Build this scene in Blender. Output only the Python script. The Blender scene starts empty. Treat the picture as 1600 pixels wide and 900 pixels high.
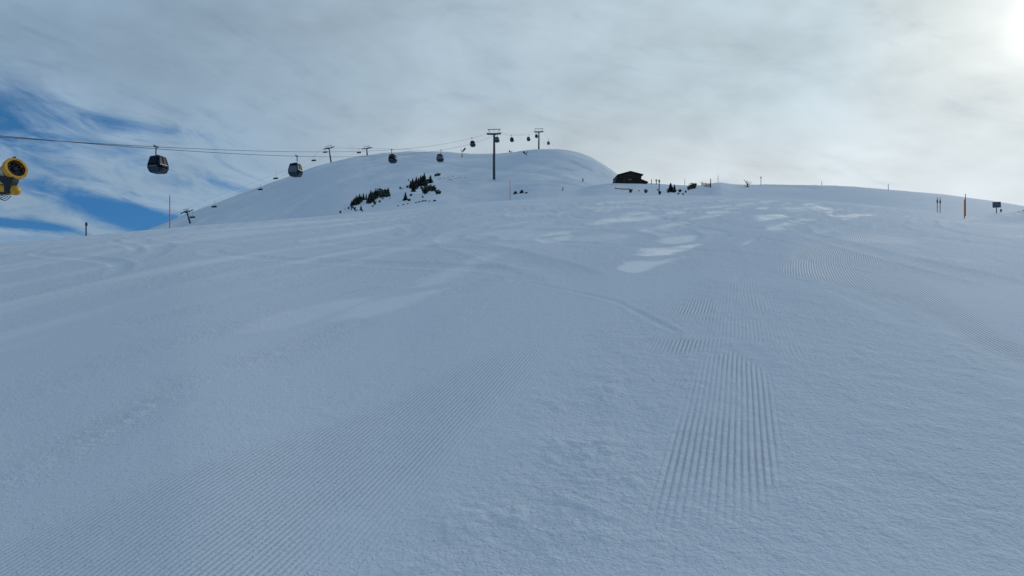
import bpy, math, random
import numpy as np

random.seed(7)
scene = bpy.context.scene
COL = scene.collection
R = math.radians
F = 1142.0          # focal length, in pixels of a 1600 wide frame
H = 1.65            # camera height above the snow
CX, CY = 800.0, 450.0

# ------------------------------------------------------------------ noise
def _hash(ix, iy, seed):
    n = (ix.astype(np.int64) * 374761393 + iy.astype(np.int64) * 668265263 + seed * 974634721) & 0xFFFFFFFF
    n = ((n ^ (n >> 13)) * 1274126177) & 0xFFFFFFFF
    n = n ^ (n >> 16)
    return (n & 0xFFFFFF).astype(np.float64) / 0xFFFFFF

def vnoise(x, y, seed=0):
    ix = np.floor(x); iy = np.floor(y)
    fx = x - ix; fy = y - iy
    fx = fx * fx * fx * (fx * (fx * 6 - 15) + 10); fy = fy * fy * fy * (fy * (fy * 6 - 15) + 10)
    a = _hash(ix, iy, seed); b = _hash(ix + 1, iy, seed)
    c = _hash(ix, iy + 1, seed); d = _hash(ix + 1, iy + 1, seed)
    return (a + (b - a) * fx) * (1 - fy) + (c + (d - c) * fx) * fy - 0.5

def fbm(x, y, seed=0, octs=4, gain=0.5):
    s = 0.0; amp = 1.0
    for o in range(octs):
        s = s + amp * vnoise(x, y, seed + o * 17)
        x, y = 1.93 * (x * 0.8 - y * 0.6) + 3.1, 1.93 * (x * 0.6 + y * 0.8) - 1.7
        amp *= gain
    return s

def sstep(a, b, x):
    t = np.clip((x - a) / (b - a), 0, 1)
    return t * t * (3 - 2 * t)

# ------------------------------------------------------------------ terrain: one height function of (x, y)
def pchip(xs, ys, x):
    xs = np.array(xs, float); ys = np.array(ys, float)
    h = np.diff(xs); d = np.diff(ys) / h
    m = np.zeros(len(xs)); m[0] = d[0]; m[-1] = d[-1]
    for i in range(1, len(xs) - 1):
        if d[i - 1] * d[i] > 0:
            w1 = 2 * h[i] + h[i - 1]; w2 = h[i] + 2 * h[i - 1]
            m[i] = (w1 + w2) / (w1 / d[i - 1] + w2 / d[i])
    x = np.clip(x, xs[0], xs[-1])
    k = np.clip(np.searchsorted(xs, x) - 1, 0, len(xs) - 2)
    t = (x - xs[k]) / h[k]
    return ((2*t**3 - 3*t**2 + 1) * ys[k] + (t**3 - 2*t**2 + t) * h[k] * m[k]
            + (-2*t**3 + 3*t**2) * ys[k + 1] + (t**3 - t**2) * h[k] * m[k + 1])

def tab(pairs):
    xs, ys = zip(*pairs)
    return lambda c: pchip(xs, ys, c)

# slope bearings are given as the frame column they point at; heights as crest inclinations
piste_row = tab([(-900, 470), (-300, 408), (0, 381.5), (130, 369), (265, 356.5), (400, 345.5), (530, 335.5), (620, 328), (700, 320),
                 (800, 313), (900, 308), (960, 306), (1100, 306), (1200, 309), (1300, 316), (1400, 326),
                 (1500, 337), (1600, 345), (1900, 370), (2500, 450)])
piste_D = tab([(-900, 40), (0, 58), (265, 60), (530, 95), (700, 125), (960, 150), (1100, 140), (1300, 110), (1500, 78), (1600, 70), (2500, 40)])
ridge_row = tab([(500, 500), (700, 350), (850, 312), (900, 296), (940, 286.6), (965, 285.2), (1015, 285.6), (1040, 286.5), (1060, 287.6),
                 (1078, 288.6), (1095, 288.2), (1105, 287.2), (1115, 285), (1125, 284.2), (1135, 285.6), (1150, 288), (1170, 289),
                 (1200, 289.8), (1240, 290.6), (1300, 292.8), (1350, 294.8), (1400, 297.2), (1440, 300.4), (1470, 303.6),
                 (1505, 308), (1540, 312.6), (1570, 317), (1600, 322), (1700, 338), (1900, 380), (2500, 500)])
ridge_D = tab([(500, 225), (1060, 225), (1125, 215), (1250, 230), (1400, 200), (1500, 165), (1600, 135), (2500, 100)])
ridge_A = tab([(500, .127), (1060, .127), (1250, .09), (1500, .063), (1600, .06), (2500, .06)])
hill_row = tab([(-900, 900), (-100, 520), (100, 420), (200, 374), (230, 360), (265, 345.5), (300, 331), (335, 317.5), (370, 304.5), (407, 291),
                (440, 279.5), (470, 268.8), (500, 258.5), (518, 253.6), (540, 248), (560, 244), (580, 241.2), (600, 238.8), (620, 237.2),
                (650, 236), (680, 236.4), (700, 237.6), (720, 239.8), (740, 240.4), (770, 241), (800, 239), (815, 236.6), (830, 234.8),
                (845, 234.2), (870, 234.2), (880, 234.8), (895, 237), (910, 241), (925, 247), (940, 256), (955, 266), (965, 273),
                (985, 284), (1010, 300), (1060, 330), (1200, 430), (2500, 900)])
hill_D = tab([(-900, 590), (230, 600), (292, 612), (407, 618), (514, 574), (573, 600), (650, 570), (772, 500), (842, 452), (910, 430), (960, 400), (2500, 400)])

def e_of(c):
    return (CY - c) / F

def base_height(x, y):
    """height above the camera's eye level, smooth large-scale shape only"""
    yy = np.maximum(y, 0.05)
    col = CX + F * np.clip(x / yy, -1.4, 1.4)
    Ec = e_of(piste_row(col)); D = piste_D(col)
    ep = Ec - (H / yy) * (1 - yy / D) ** 2 - 0.004 * np.maximum(yy / D - 1, 0) ** 2
    Dr = ridge_D(col)
    er = e_of(ridge_row(col)) - ridge_A(col) * np.maximum(1 - yy / Dr, 0) ** 1.5 - 0.10 * np.maximum(yy / Dr - 1, 0) ** 1.6
    Dh = hill_D(col)
    eh = e_of(hill_row(col)) - 0.14 * np.maximum(1 - yy / Dh, 0) ** 1.5 - 0.12 * np.maximum(yy / Dh - 1, 0) ** 1.6
    T = 0.0016
    cut = (np.maximum(0, 60 - yy) / 60) ** 2            # the far layers do not reach down to the camera
    er = er - cut; eh = eh - cut
    mx = np.maximum(ep, np.maximum(er, eh))
    wr = np.exp((er - mx) / T); wh = np.exp((eh - mx) / T)
    e = mx + T * np.log(np.exp((ep - mx) / T) + wr + wh + 1e-12)
    z = e * yy
    back = np.minimum(y - 0.05, 0)
    z = z + 0.13 * back
    zmin = -260.0
    return np.where(z < zmin + 60, zmin + 60 * np.exp(np.minimum((z - zmin - 60) / 60, 0)), z)

def height(x, y):
    z = base_height(x, y)
    r = np.sqrt(x * x + y * y)
    # gentle rolls of the groomed run, larger wind-blown relief on the slopes behind
    z = z + 0.05 * fbm(x * .12, y * .07, 3, 3) * sstep(3, 14, r) * (1 - sstep(120, 200, r))
    z = z + 0.9 * fbm(x * .025, y * .012, 11, 4) * sstep(120, 260, r)
    hillw = sstep(150, 240, r)
    z = z + hillw * (0.40 * fbm(x * .11 + .3 * y * .11, y * .05, 23, 3) + 0.16 * fbm(x * .34, y * .15, 29, 3))
    return z

def hit(col, row, y0=2.0, y1=700.0):
    """where the sight line through (col, row) first meets the snow"""
    u = (col - CX) / F; e = (CY - row) / F
    ys = np.exp(np.linspace(math.log(y0), math.log(y1), 1600))
    d = height(u * ys, ys) - e * ys
    k = np.argmax(d >= 0)
    if d[k] < 0:
        k = int(np.argmax(d / ys))
        yv = ys[k]
    elif k == 0:
        yv = ys[0]
    else:
        t = -d[k - 1] / (d[k] - d[k - 1]); yv = ys[k - 1] + t * (ys[k] - ys[k - 1])
    z = float(height(np.array([u * yv]), np.array([yv]))[0])
    return (u * yv, float(yv), z)

def on_ground(col, y):
    x = (col - CX) / F * y
    return (x, y, float(height(np.array([x]), np.array([y]))[0]))

# ------------------------------------------------------------------ materials
def new_mat(name):
    m = bpy.data.materials.new(name); m.use_nodes = True
    return m, m.node_tree, m.node_tree.nodes['Principled BSDF']

class X:
    """a node socket with arithmetic"""
    nt = None
    def __init__(s, v): s.v = v
    @staticmethod
    def m(op, *a, clamp=False):
        n = X.nt.nodes.new('ShaderNodeMath'); n.operation = op; n.use_clamp = clamp
        for i, q in enumerate(a):
            q = q.v if isinstance(q, X) else q
            if isinstance(q, (int, float)): n.inputs[i].default_value = q
            else: X.nt.links.new(q, n.inputs[i])
        return X(n.outputs[0])
    def __add__(s, o): return X.m('ADD', s, o)
    __radd__ = __add__
    def __sub__(s, o): return X.m('SUBTRACT', s, o)
    def __rsub__(s, o): return X.m('SUBTRACT', o, s)
    def __mul__(s, o): return X.m('MULTIPLY', s, o)
    __rmul__ = __mul__
    def __truediv__(s, o): return X.m('DIVIDE', s, o)
    def __pow__(s, o): return X.m('POWER', s, o)
    def clamp(s): return X.m('ADD', s, 0.0, clamp=True)
def xsmooth(a, b, x):
    n = X.nt.nodes.new('ShaderNodeMapRange'); n.interpolation_type = 'SMOOTHSTEP'
    X.nt.links.new(x.v, n.inputs['Value'])
    n.inputs['From Min'].default_value = a; n.inputs['From Max'].default_value = b
    return X(n.outputs[0])
def xcomb(a, b, c):
    n = X.nt.nodes.new('ShaderNodeCombineXYZ')
    for i, q in enumerate((a, b, c)):
        if isinstance(q, X): X.nt.links.new(q.v, n.inputs[i])
        else: n.inputs[i].default_value = q
    return X(n.outputs[0])
def xsep(v):
    n = X.nt.nodes.new('ShaderNodeSeparateXYZ'); X.nt.links.new(v.v, n.inputs[0])
    return X(n.outputs[0]), X(n.outputs[1]), X(n.outputs[2])
def xnoise(vec, scale=1.0, detail=4, rough=.5, dist=0.0):
    n = X.nt.nodes.new('ShaderNodeTexNoise'); n.noise_dimensions = '3D'
    X.nt.links.new(vec.v, n.inputs['Vector'])
    n.inputs['Scale'].default_value = scale; n.inputs['Detail'].default_value = detail
    n.inputs['Roughness'].default_value = rough; n.inputs['Distortion'].default_value = dist
    return X(n.outputs[0])
def xmix(f, a, b):
    n = X.nt.nodes.new('ShaderNodeMix'); n.data_type = 'RGBA'
    for k, q in ((0, f), (6, a), (7, b)):
        if isinstance(q, X): X.nt.links.new(q.v, n.inputs[k])
        elif k == 0: n.inputs[0].default_value = q
        else: n.inputs[k].default_value = (*q, 1) if len(q) == 3 else q
    return X(n.outputs[2])

def simple(name, rgb, rough=.5, metal=0.0, var=.15, scale=6.0, spec=.5):
    """painted or bare surface with a little procedural wear"""
    m, nt, b = new_mat(name); X.nt = nt
    tc = nt.nodes.new('ShaderNodeTexCoord')
    n = xnoise(X(tc.outputs['Object']), scale, 5, .6)
    lo = tuple(c * (1 - var) for c in rgb); hi = tuple(min(1, c * (1 + var)) for c in rgb)
    nt.links.new(xmix(xsmooth(.3, .7, n), lo, hi).v, b.inputs['Base Color'])
    nt.links.new((n * .3 + (rough - .15)).v, b.inputs['Roughness'])
    b.inputs['Metallic'].default_value = metal
    b.inputs['Specular IOR Level'].default_value = spec
    return m

M = dict(
    steel=simple('galvanised_steel', (.055, .066, .08), .6, .1),
    dark_steel=simple('dark_painted_steel', (.022, .028, .036), .5),
    cabin_dark=simple('anthracite_cabin_shell', (.008, .014, .027), .6, 0, .2, 3, .2),
    cabin_grey=simple('grey_cabin_panel', (.040, .056, .088), .6, 0, .2, 3, .2),
    cabin_pale=simple('pale_cabin_panel', (.15, .175, .22), .6, 0, .12, 3, .2),
    silver=simple('silver_trim', (.45, .47, .5), .45, .3),
    rope=simple('wire_rope', (.05, .055, .06), .6, .3),
    rubber=simple('black_rubber', (.02, .02, .022), .7),
    yellow=simple('yellow_enamel', (.72, .34, .02), .45, 0, .28, 5),
    white=simple('white_enamel', (.76, .77, .78), .45, 0, .2, 5),
    black=simple('black_enamel', (.012, .013, .015), .4),
    orange=simple('orange_pole_paint', (.74, .17, .045), .5, 0, .12, 2),
    shaded_orange=simple('shaded_orange_paint', (.30, .085, .04), .6, 0, .2, 2),  # the orange pole paint again, with the shade on the poles put into its colour
    orange_net=simple('orange_netting', (.36, .12, .06), .7),
    wood_dark=simple('weathered_dark_timber', (.028, .018, .012), .8, 0, .4, 2.5),
    wood_brown=simple('brown_timber', (.075, .048, .026), .8, 0, .4, 2.5),
    wood_pole=simple('grey_brown_wood', (.10, .075, .06), .8, 0, .3, 5),
    roof=simple('dark_shingle', (.03, .027, .026), .8, 0, .35, 3),
    twig=simple('bare_twig_bark', (.06, .05, .045), .9, 0, .2, 10),
    bark=simple('conifer_bark', (.045, .032, .022), .9, 0, .3, 10),
    board=simple('sign_back_metal', (.10, .13, .17), .5, .2, .15, 3),
    rock=simple('dark_rock', (.022, .024, .028), .9, 0, .4, 3),
    grass=simple('dead_dark_grass', (.07, .065, .05), .9, 0, .4, 6),
    lamp=simple('grey_plastic', (.22, .24, .26), .5),
)
def glass(name, tint, t):
    m, nt, b = new_mat(name)
    b.inputs['Base Color'].default_value = (*tint, 1); b.inputs['Roughness'].default_value = .3; b.inputs['Specular IOR Level'].default_value = .04
    b.inputs['IOR'].default_value = 1.5
    tr = nt.nodes.new('ShaderNodeBsdfTransparent'); tr.inputs[0].default_value = (.75, .82, .9, 1)
    mx = nt.nodes.new('ShaderNodeMixShader'); mx.inputs[0].default_value = 1 - t
    nt.links.new(tr.outputs[0], mx.inputs[1]); nt.links.new(b.outputs[0], mx.inputs[2])
    nt.links.new(mx.outputs[0], nt.nodes['Material Output'].inputs[0])
    return m
M['glass'] = glass('tinted_cabin_glass', (.008, .012, .020), .16)
M['clear'] = glass('clear_bubble_glass', (.03, .035, .045), .30)
M['pane'] = glass('hut_window_glass', (.25, .28, .33), .1)

def foliage_mat(name, c0, c1):
    m, nt, b = new_mat(name); X.nt = nt
    oi = nt.nodes.new('ShaderNodeObjectInfo'); geo = nt.nodes.new('ShaderNodeNewGeometry')
    f = (X(geo.outputs['Random Per Island']) * .7 + X(oi.outputs['Random']) * .3)
    fr = xsmooth(.86, .89, X(geo.outputs['Random Per Island']))
    nt.links.new(xmix(fr * .8, xmix(f, c0, c1), (.42, .45, .50)).v, b.inputs['Base Color'])
    b.inputs['Roughness'].default_value = .8; b.inputs['Specular IOR Level'].default_value = .2
    return m
M['needles'] = foliage_mat('conifer_needles', (.016, .026, .014), (.070, .088, .050))
M['snowy_needles'] = foliage_mat('frosted_needles', (.02, .028, .022), (.16, .17, .17))

# ------------------------------------------------------------------ snow surface
def pix_poly(pts):
    return [hit(c, r)[:2] for c, r in pts]

def poly_sd(px, py, poly):
    """signed distance to a closed outline on the snow, positive inside"""
    d2 = np.full(px.shape, 1e12); inside = np.zeros(px.shape, bool)
    n = len(poly)
    for i in range(n):
        ax, ay = poly[i]; bx, by = poly[(i + 1) % n]
        ex, ey = bx - ax, by - ay
        t = np.clip(((px - ax) * ex + (py - ay) * ey) / (ex * ex + ey * ey + 1e-12), 0, 1)
        d2 = np.minimum(d2, (px - ax - t * ex) ** 2 + (py - ay - t * ey) ** 2)
        c = ((ay > py) != (by > py)) & (px < (bx - ax) * (py - ay) / (by - ay + 1e-12) + ax)
        inside ^= c
    d = np.sqrt(d2)
    return np.where(inside, d, -d)

def line_d(px, py, pts):
    d2 = np.full(px.shape, 1e12)
    for (ax, ay), (bx, by) in zip(pts[:-1], pts[1:]):
        ex, ey = bx - ax, by - ay
        t = np.clip(((px - ax) * ex + (py - ay) * ey) / (ex * ex + ey * ey + 1e-12), 0, 1)
        d2 = np.minimum(d2, (px - ax - t * ex) ** 2 + (py - ay - t * ey) ** 2)
    return np.sqrt(d2)

# polar sheet: fine where the run lies in front, coarse elsewhere, out past the horizon
fine = np.linspace(R(-43), R(43), 1240)
coarse = np.linspace(R(43), R(360 - 43), 90)[1:-1]
AZ = np.concatenate([fine, coarse])
NA = len(AZ)
rings = np.concatenate([
    np.linspace(.25, 2.4, 10)[:-1],
    1 / np.linspace(1 / 2.4, 1 / 70, 520),
    np.exp(np.linspace(math.log(70), math.log(720), 230))[1:],
    np.exp(np.linspace(math.log(720), math.log(9000), 26))[1:]])
NR = len(rings)
rr, aa = np.meshgrid(rings, AZ, indexing='ij')
gx = (rr * np.sin(aa)).ravel(); gy = (rr * np.cos(aa)).ravel()
gz = height(gx, gy)
near = (np.hypot(gx, gy) < 150) & (gy > 1)
farhill = (gy > 200) & (gy < 520) & (gx > -60) & (gx < 80)
nx_, ny_ = gx[near], gy[near]

# groomed stripes: four bands, each with its own heading
BANDS = [  # outline as seen from the run's foot, heading, curvature
    ([(380, 960), (600, 880), (715, 745), (800, 640), (880, 540), (945, 468), (905, 470), (800, 520), (640, 600), (400, 690), (180, 765), (-60, 860), (-300, 960)], .235, 0.0),
    ([(965, 880), (998, 800), (1042, 685), (1092, 560), (1150, 548), (1196, 580), (1222, 660), (1222, 760), (1180, 830), (1080, 880)], .315, 0.0),
    ([(1205, 424), (1222, 400), (1246, 379), (1300, 380), (1345, 386), (1390, 405), (1480, 455), (1620, 545), (1700, 640), (1560, 565), (1430, 488), (1300, 445)], .33, .010),
    ([(1255, 366), (1290, 354), (1322, 352), (1310, 362), (1270, 371)], .45, .0),
    ([(1285, 375), (1330, 364), (1420, 372), (1440, 385), (1330, 379)], .45, .0),
    ([(985, 600), (1010, 530), (1050, 455), (1090, 448), (1130, 470), (1150, 520), (1110, 570), (1070, 600)], .30, .0),
    ([(985, 900), (1040, 740), (1100, 540), (1130, 425), (1215, 425), (1262, 560), (1275, 720), (1255, 900)], .315, 0.0),
    ([(1120, 440), (1160, 442), (1230, 480), (1270, 560), (1220, 560), (1180, 500)], .33, .0),
    ([(1090, 425), (1120, 415), (1165, 398), (1200, 396), (1150, 430)], .33, .0),
]
warp = .35 * fbm(nx_ * .9, ny_ * .9, 41, 4)
breaks = fbm(nx_ * .55, ny_ * .35, 57, 4)
masks = [np.zeros(gx.shape) for _ in range(4)]
SLOT = [0, 1, 2, 3, 3, 1, 1, 2, 2]
SOFT = [.35, .09, .3, .5, .6, .45, .7, .5, .6]
for (pts, hd, cv), slot, soft in zip(BANDS, SLOT, SOFT):
    poly = pix_poly([(c, min(r, 955)) for c, r in pts])
    sd = poly_sd(nx_, ny_, poly) + warp * soft
    m = sstep(-soft * .3, soft, sd)
    idx = BANDS.index((pts, hd, cv))
    if idx == 1: m = m * sstep(3.3, 4.3, ny_) * (1 - .55 * sstep(6.4, 7.8, ny_)) * (.55 + .45 * sstep(-.15, .1, fbm(nx_ * 1.4, ny_ * .5, 77, 3)))
    if idx == 5: m = m * sstep(.0, .22, fbm(nx_ * 1.1, ny_ * 2.2, 71, 4)) * .8
    elif idx == 6: m = m * .42 * sstep(-.12, .25, fbm(nx_ * .8, ny_ * .9, 79, 4)) * sstep(5.2, 8.0, ny_)
    elif idx in (7, 8): m = .8 * m * sstep(-.05, .12, fbm(nx_ * .9, ny_ * 1.2, 73, 3))
    elif idx == 0: m = m * (.35 + .65 * sstep(-.35, .1, breaks)) * (1 - .55 * sstep(.5, 2.8, sd))
    else: m = m * (.6 + .4 * sstep(-.3, .0, breaks))
    masks[slot][near] = np.maximum(masks[slot][near], m)

# scraped, polished patches left by skis
# (outlines as seen from the foot of the run, laid onto the snow; last value is how fully the crust is polished)
def leaf(x0, y0, x1, y1, th, amp=.9):
    up = []; lo = []
    for k in range(1, 7):
        t = k / 7.0; f = math.sin(math.pi * t ** .8) ** .8 * th * .72
        cx_, cy_ = x0 + (x1 - x0) * t, y0 + (y1 - y0) * t
        up.append((cx_, cy_ - f)); lo.append((cx_, cy_ + f))
    return ([(x0, y0)] + up + [(x1, y1)] + lo[::-1], amp)
LEAVES = [
    ([(340, 192), (440, 155), (600, 140), (860, 133), (760, 158), (600, 174), (440, 188)], .95),
    ([(575, 247), (620, 222), (760, 185), (920, 171), (900, 191), (740, 217)], .9),
    ([(770, 281), (820, 255), (950, 231), (1006, 247), (960, 271), (850, 287)], .9),
    ([(655, 345), (690, 310), (760, 300), (830, 302), (1000, 286), (960, 306), (830, 347), (720, 354)], .95),
    ([(540, 420), (600, 386), (760, 374), (930, 353), (860, 382), (720, 422), (640, 442)], .7),
    ([(105, 268), (200, 254), (330, 241), (322, 263), (150, 292)], .85), ([(120, 247), (200, 226), (330, 217), (300, 236)], .8),
    ([(1270, 130), (1400, 126), (1500, 135), (1440, 156), (1330, 164)], .95), ([(1330, 209), (1380, 180), (1560, 172), (1500, 191), (1400, 213)], .95),
    leaf(575, 132, 775, 115, 14), leaf(290, 97, 800, 84, 9, .7), leaf(380, 77, 700, 54, 9, .7), leaf(800, 123, 965, 118, 12), leaf(930, 156, 1110, 130, 12),
    leaf(1000, 121, 1225, 112, 9), leaf(1480, 166, 1620, 152, 6), leaf(1215, 293, 1292, 262, 12, .6), leaf(1200, 81, 1300, 70, 12), leaf(1310, 63, 1430, 58, 10),
    leaf(1440, 77, 1482, 68, 9), leaf(1400, 101, 1610, 90, 10), leaf(1470, 112, 1610, 101, 6), leaf(1530, 72, 1640, 75, 8), leaf(1290, 101, 1380, 92, 8),
    leaf(-60, 232, 250, 168, 22, .45), leaf(-60, 190, 115, 160, 11, .5), leaf(-80, 135, 285, 120, 12, .45), leaf(50, 247, 130, 234, 7, .7), leaf(-60, 335, 50, 300, 18, .4),
    leaf(1660, 137, 1930, 133, 11), leaf(1560, 92, 1735, 104, 16), leaf(1660, 118, 1720, 114, 6), leaf(1730, 160, 1800, 150, 5, .6),
    leaf(1010, 95, 1180, 80, 8, .8), leaf(830, 75, 960, 64, 7, .7), leaf(1080, 62, 1190, 52, 6, .7), leaf(620, 66, 760, 48, 6, .7), leaf(900, 100, 990, 94, 6, .8),
    leaf(430, 112, 560, 104, 8, .7), leaf(700, 104, 790, 98, 6, .7), leaf(1120, 100, 1230, 94, 6, .8), leaf(1230, 52, 1330, 46, 5, .7), leaf(130, 100, 260, 88, 8, .5),
    # broad smooth swaths on the left of the run
    leaf(-560, 520, -10, 315, 50, .48), leaf(-1050, 700, -300, 520, 60, .46), leaf(-330, 265, 60, 205, 24, .42), leaf(-700, 330, -200, 235, 26, .40), leaf(-1500, 760, -700, 560, 70, .38)]
patch = np.zeros(gx.shape)
tex = fbm(nx_ * 1.7, ny_ * .9, 97, 4, .6)
pw = fbm(nx_ * 1.3, ny_ * .8, 91, 4, .6)
for pts, amp in LEAVES:
    pts = [(800 + px_ / 3.41, 297 + py_ / 3.41) for px_, py_ in pts]
    poly = pix_poly(pts)
    xs_ = [q[0] for q in poly]; ys_ = [q[1] for q in poly]
    sz = .05 * (max(xs_) - min(xs_)) + .03 * (max(ys_) - min(ys_))
    bx = (nx_ > min(xs_) - 3) & (nx_ < max(xs_) + 3) & (ny_ > min(ys_) - 4) & (ny_ < max(ys_) + 4)
    sd = poly_sd(nx_[bx], ny_[bx], poly) + pw[bx] * sz * 1.3
    soft = .95 if amp < .5 else .6
    v = amp * sstep(-soft * sz * .5, soft * sz + .02, sd) * (.85 + .15 * sstep(-.45, .05, tex[bx]))
    idx_ = np.where(near)[0][bx]
    patch[idx_] = np.maximum(patch[idx_], v)

# churned snow: streaks along the run
hx, hy = math.sin(R(11)), math.cos(R(11))
al = nx_ * hx + ny_ * hy; ac = nx_ * hy - ny_ * hx
streak = fbm(ac * .9, al * .10, 131, 4)
rough = np.full(gx.shape, .40)
rough[near] = np.clip(.30 + .9 * streak + .5 * fbm(nx_ * .6, ny_ * .4, 133, 3), 0, 1)
chunk = sstep(-.3, .5, poly_sd(nx_, ny_, pix_poly([(640, 955), (760, 780), (850, 640), (930, 540), (1010, 500), (1060, 560), (1010, 760), (960, 955)])) + warp)
zone = poly_sd(nx_, ny_, pix_poly([(660, 955), (780, 760), (870, 600), (960, 480), (1100, 440), (1300, 470), (1500, 560), (1700, 760), (1700, 955)]))
rough[near] = np.clip(rough[near] * .55 + .75 * sstep(-.4, .5, zone + warp), 0, 1)
front = gy > 1
fx_, fy_ = gx[front], gy[front]; fr_ = np.hypot(fx_, fy_)
a2 = fx_ * hx + fy_ * hy; c2_ = fx_ * hy - fy_ * hx
left = sstep(.05, -.25, fx_ / fy_)
s1 = fbm(c2_ * .75, a2 * .07, 201, 5, .55); s2 = fbm(fx_ * .42 + .4 * s1, fy_ * .20, 207, 5, .6); s3 = fbm(fx_ * .05, fy_ * .03, 211, 5, .6)
midf = sstep(9 - 5 * left, 22 - 10 * left, fr_) * (1 - sstep(150, 230, fr_))
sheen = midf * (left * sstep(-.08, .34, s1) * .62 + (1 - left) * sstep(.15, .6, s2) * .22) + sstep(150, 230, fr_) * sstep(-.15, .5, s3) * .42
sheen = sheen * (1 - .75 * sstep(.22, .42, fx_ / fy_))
ext = np.zeros(gx.shape); ext[front] = sheen
dip = np.zeros(gx.shape); dip[front] = midf * (.030 * s1 * left + .022 * s2 * (1 - left))
gz = gz + dip
# skiers' turns: S-shaped lines running down the fall line brush away the wind-polished crust, leaving leaf-shaped remains
brush = np.zeros(gx.shape); groove = np.zeros(gx.shape)
sel = front & (gy > 9) & (gy < 175) & (np.abs(gx) < 90); sx_, sy_ = gx[sel], gy[sel]
br = np.zeros(sx_.shape); gv = np.zeros(sx_.shape); r3 = np.random.RandomState(12)
for k in range(64):
    x0 = r3.uniform(-14, 42) if k < 48 else r3.uniform(-45, 10); dr = r3.uniform(.02, .20) if k < 48 else r3.uniform(-.35, .1)
    A1 = r3.uniform(.8, 4.2); lam = r3.uniform(13, 34); ph = r3.uniform(0, 6.28); w = r3.uniform(.25, .8)
    ya = r3.uniform(10, 34); yb = r3.uniform(60, 175)
    th = 2 * math.pi * sy_ / lam + ph + .6 * np.sin(sy_ * .05 + k)
    xt = x0 * (.35 + .65 * sy_ / 90) + dr * sy_ + A1 * np.sin(th)
    sl_ = dr + A1 * np.cos(th) * 2 * math.pi / lam
    d = np.abs(sx_ - xt) / np.sqrt(1 + sl_ * sl_)
    on = sstep(ya, ya + 4, sy_) * (1 - sstep(yb - 8, yb, sy_))
    skid = .55 + .45 * np.abs(np.cos(th))
    br = np.maximum(br, on * (1 - sstep(w * skid * .7, w * skid * 1.15, d)))
    gv += on * (np.exp(-((d - w * skid) / .14) ** 2) * .014 - np.exp(-(d / (w * .7)) ** 2) * .018)
brush[sel] = br; groove[sel] = gv
zone2 = np.zeros(gx.shape)
uu = sx_ / sy_
zz = sstep(.80, .98, np.exp(-((uu - .17) / .34) ** 2) * 1.1 * sstep(13, 24, sy_) * (1 - sstep(95, 150, sy_)) + .9 * fbm(sx_ * .16, sy_ * .07, 301, 4))
zone2[sel] = zz
patch = np.maximum(patch * (1 - .25 * brush), zone2 * .3 * (1 - .95 * brush))
rough = np.maximum(rough, .75 * brush)
midr = np.zeros(gx.shape); midr[sel] = sstep(9, 15, sy_) * (.45 + .5 * np.clip(fbm(sx_ * .25, sy_ * .12, 333, 3) + .5, 0, 1))
rough = np.maximum(rough, midr * (1 - .9 * patch))
gz = gz + groove
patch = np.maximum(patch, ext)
stripe_any = np.maximum(np.maximum(masks[0], masks[1]), np.maximum(masks[2], masks[3]))
rough *= (1 - .75 * stripe_any) * (1 - .9 * patch)
sheen_all = np.clip(patch + (.26 * np.maximum(masks[0], np.maximum(masks[1], masks[3])) + .12 * masks[2]) * (1 - .6 * sstep(.40, .48, gx / np.maximum(gy, .1))) * np.clip((np.hypot(gx, gy) - 2) / 10, .35, 1), 0, 1)

# relief that is big enough to be shaped: swath edges, clods, ski tracks
gz[near] += .012 * streak * (1 - patch[near]) * sstep(3, 8, ny_)
cl = fbm(nx_ * 5.0, ny_ * 5.0, 151, 4, .6)
cl2 = fbm(nx_ * 1.6, ny_ * 1.6, 157, 3)
fade = 1 - sstep(14, 30, ny_)
gz[near] += rough[near] * (.010 * np.abs(cl) + .010 * cl2) * (fade * .8 + .2) + chunk * (1 - stripe_any[near]) * (.016 * np.abs(cl) * sstep(-.1, .3, cl2 + .3 * breaks) + .010 * cl2)
gz[near] -= patch[near] * .012
TRACKS = [[(870, 380), (950, 388), (1040, 402), (1140, 420), (1230, 440), (1300, 455), (1420, 505)],
          [(1170, 398), (1230, 404), (1290, 412), (1360, 428)],
          [(800, 440), (880, 428), (960, 405), (1050, 392), (1160, 375), (1260, 372), (1330, 360), (1345, 350)],
          [(905, 383), (960, 395), (1000, 420), (1010, 450)],
          [(1060, 330), (1130, 345), (1180, 370), (1190, 400), (1150, 440)],
          [(540, 440), (640, 425), (760, 405), (870, 385)],
          [(1480, 312), (1520, 322), (1560, 335)],
          [(1340, 350), (1420, 370), (1520, 395), (1600, 420)],
          [(700, 420), (840, 445), (960, 470), (1060, 520)]]
TRACKS_HILL = [([(866, 262), (895, 266), (918, 269), (944, 271.5)], 1.1), ([(893, 253), (906, 258), (914, 262)], .8),
               ([(640, 252), (700, 256), (760, 262), (820, 268), (880, 279)], .5), ([(700, 285), (760, 280), (830, 284), (900, 290)], .4)]
for i, t in enumerate(TRACKS):
    w = [hit(c, r)[:2] for c, r in t]
    d = line_d(nx_, ny_, w) + .05 * cl2
    wd = .03 + .002 * np.abs(ny_)
    tb = sstep(-.25, .15, fbm(nx_ * .35, ny_ * .35, 500 + i, 2))
    gz[near] -= .008 * tb * np.exp(-(d / wd) ** 2); gz[near] += .004 * tb * np.exp(-((d - 2 * wd) / wd) ** 2)
for t, dp in (TRACKS_HILL):
    w = [hit(c, r)[:2] for c, r in t]; qx, qy = gx[farhill], gy[farhill]
    d = line_d(qx, qy, w) + 1.2 * fbm(qx * .1, qy * .1, 401, 3)
    gz[farhill] -= dp * np.exp(-(d / 2.6) ** 2)
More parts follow.
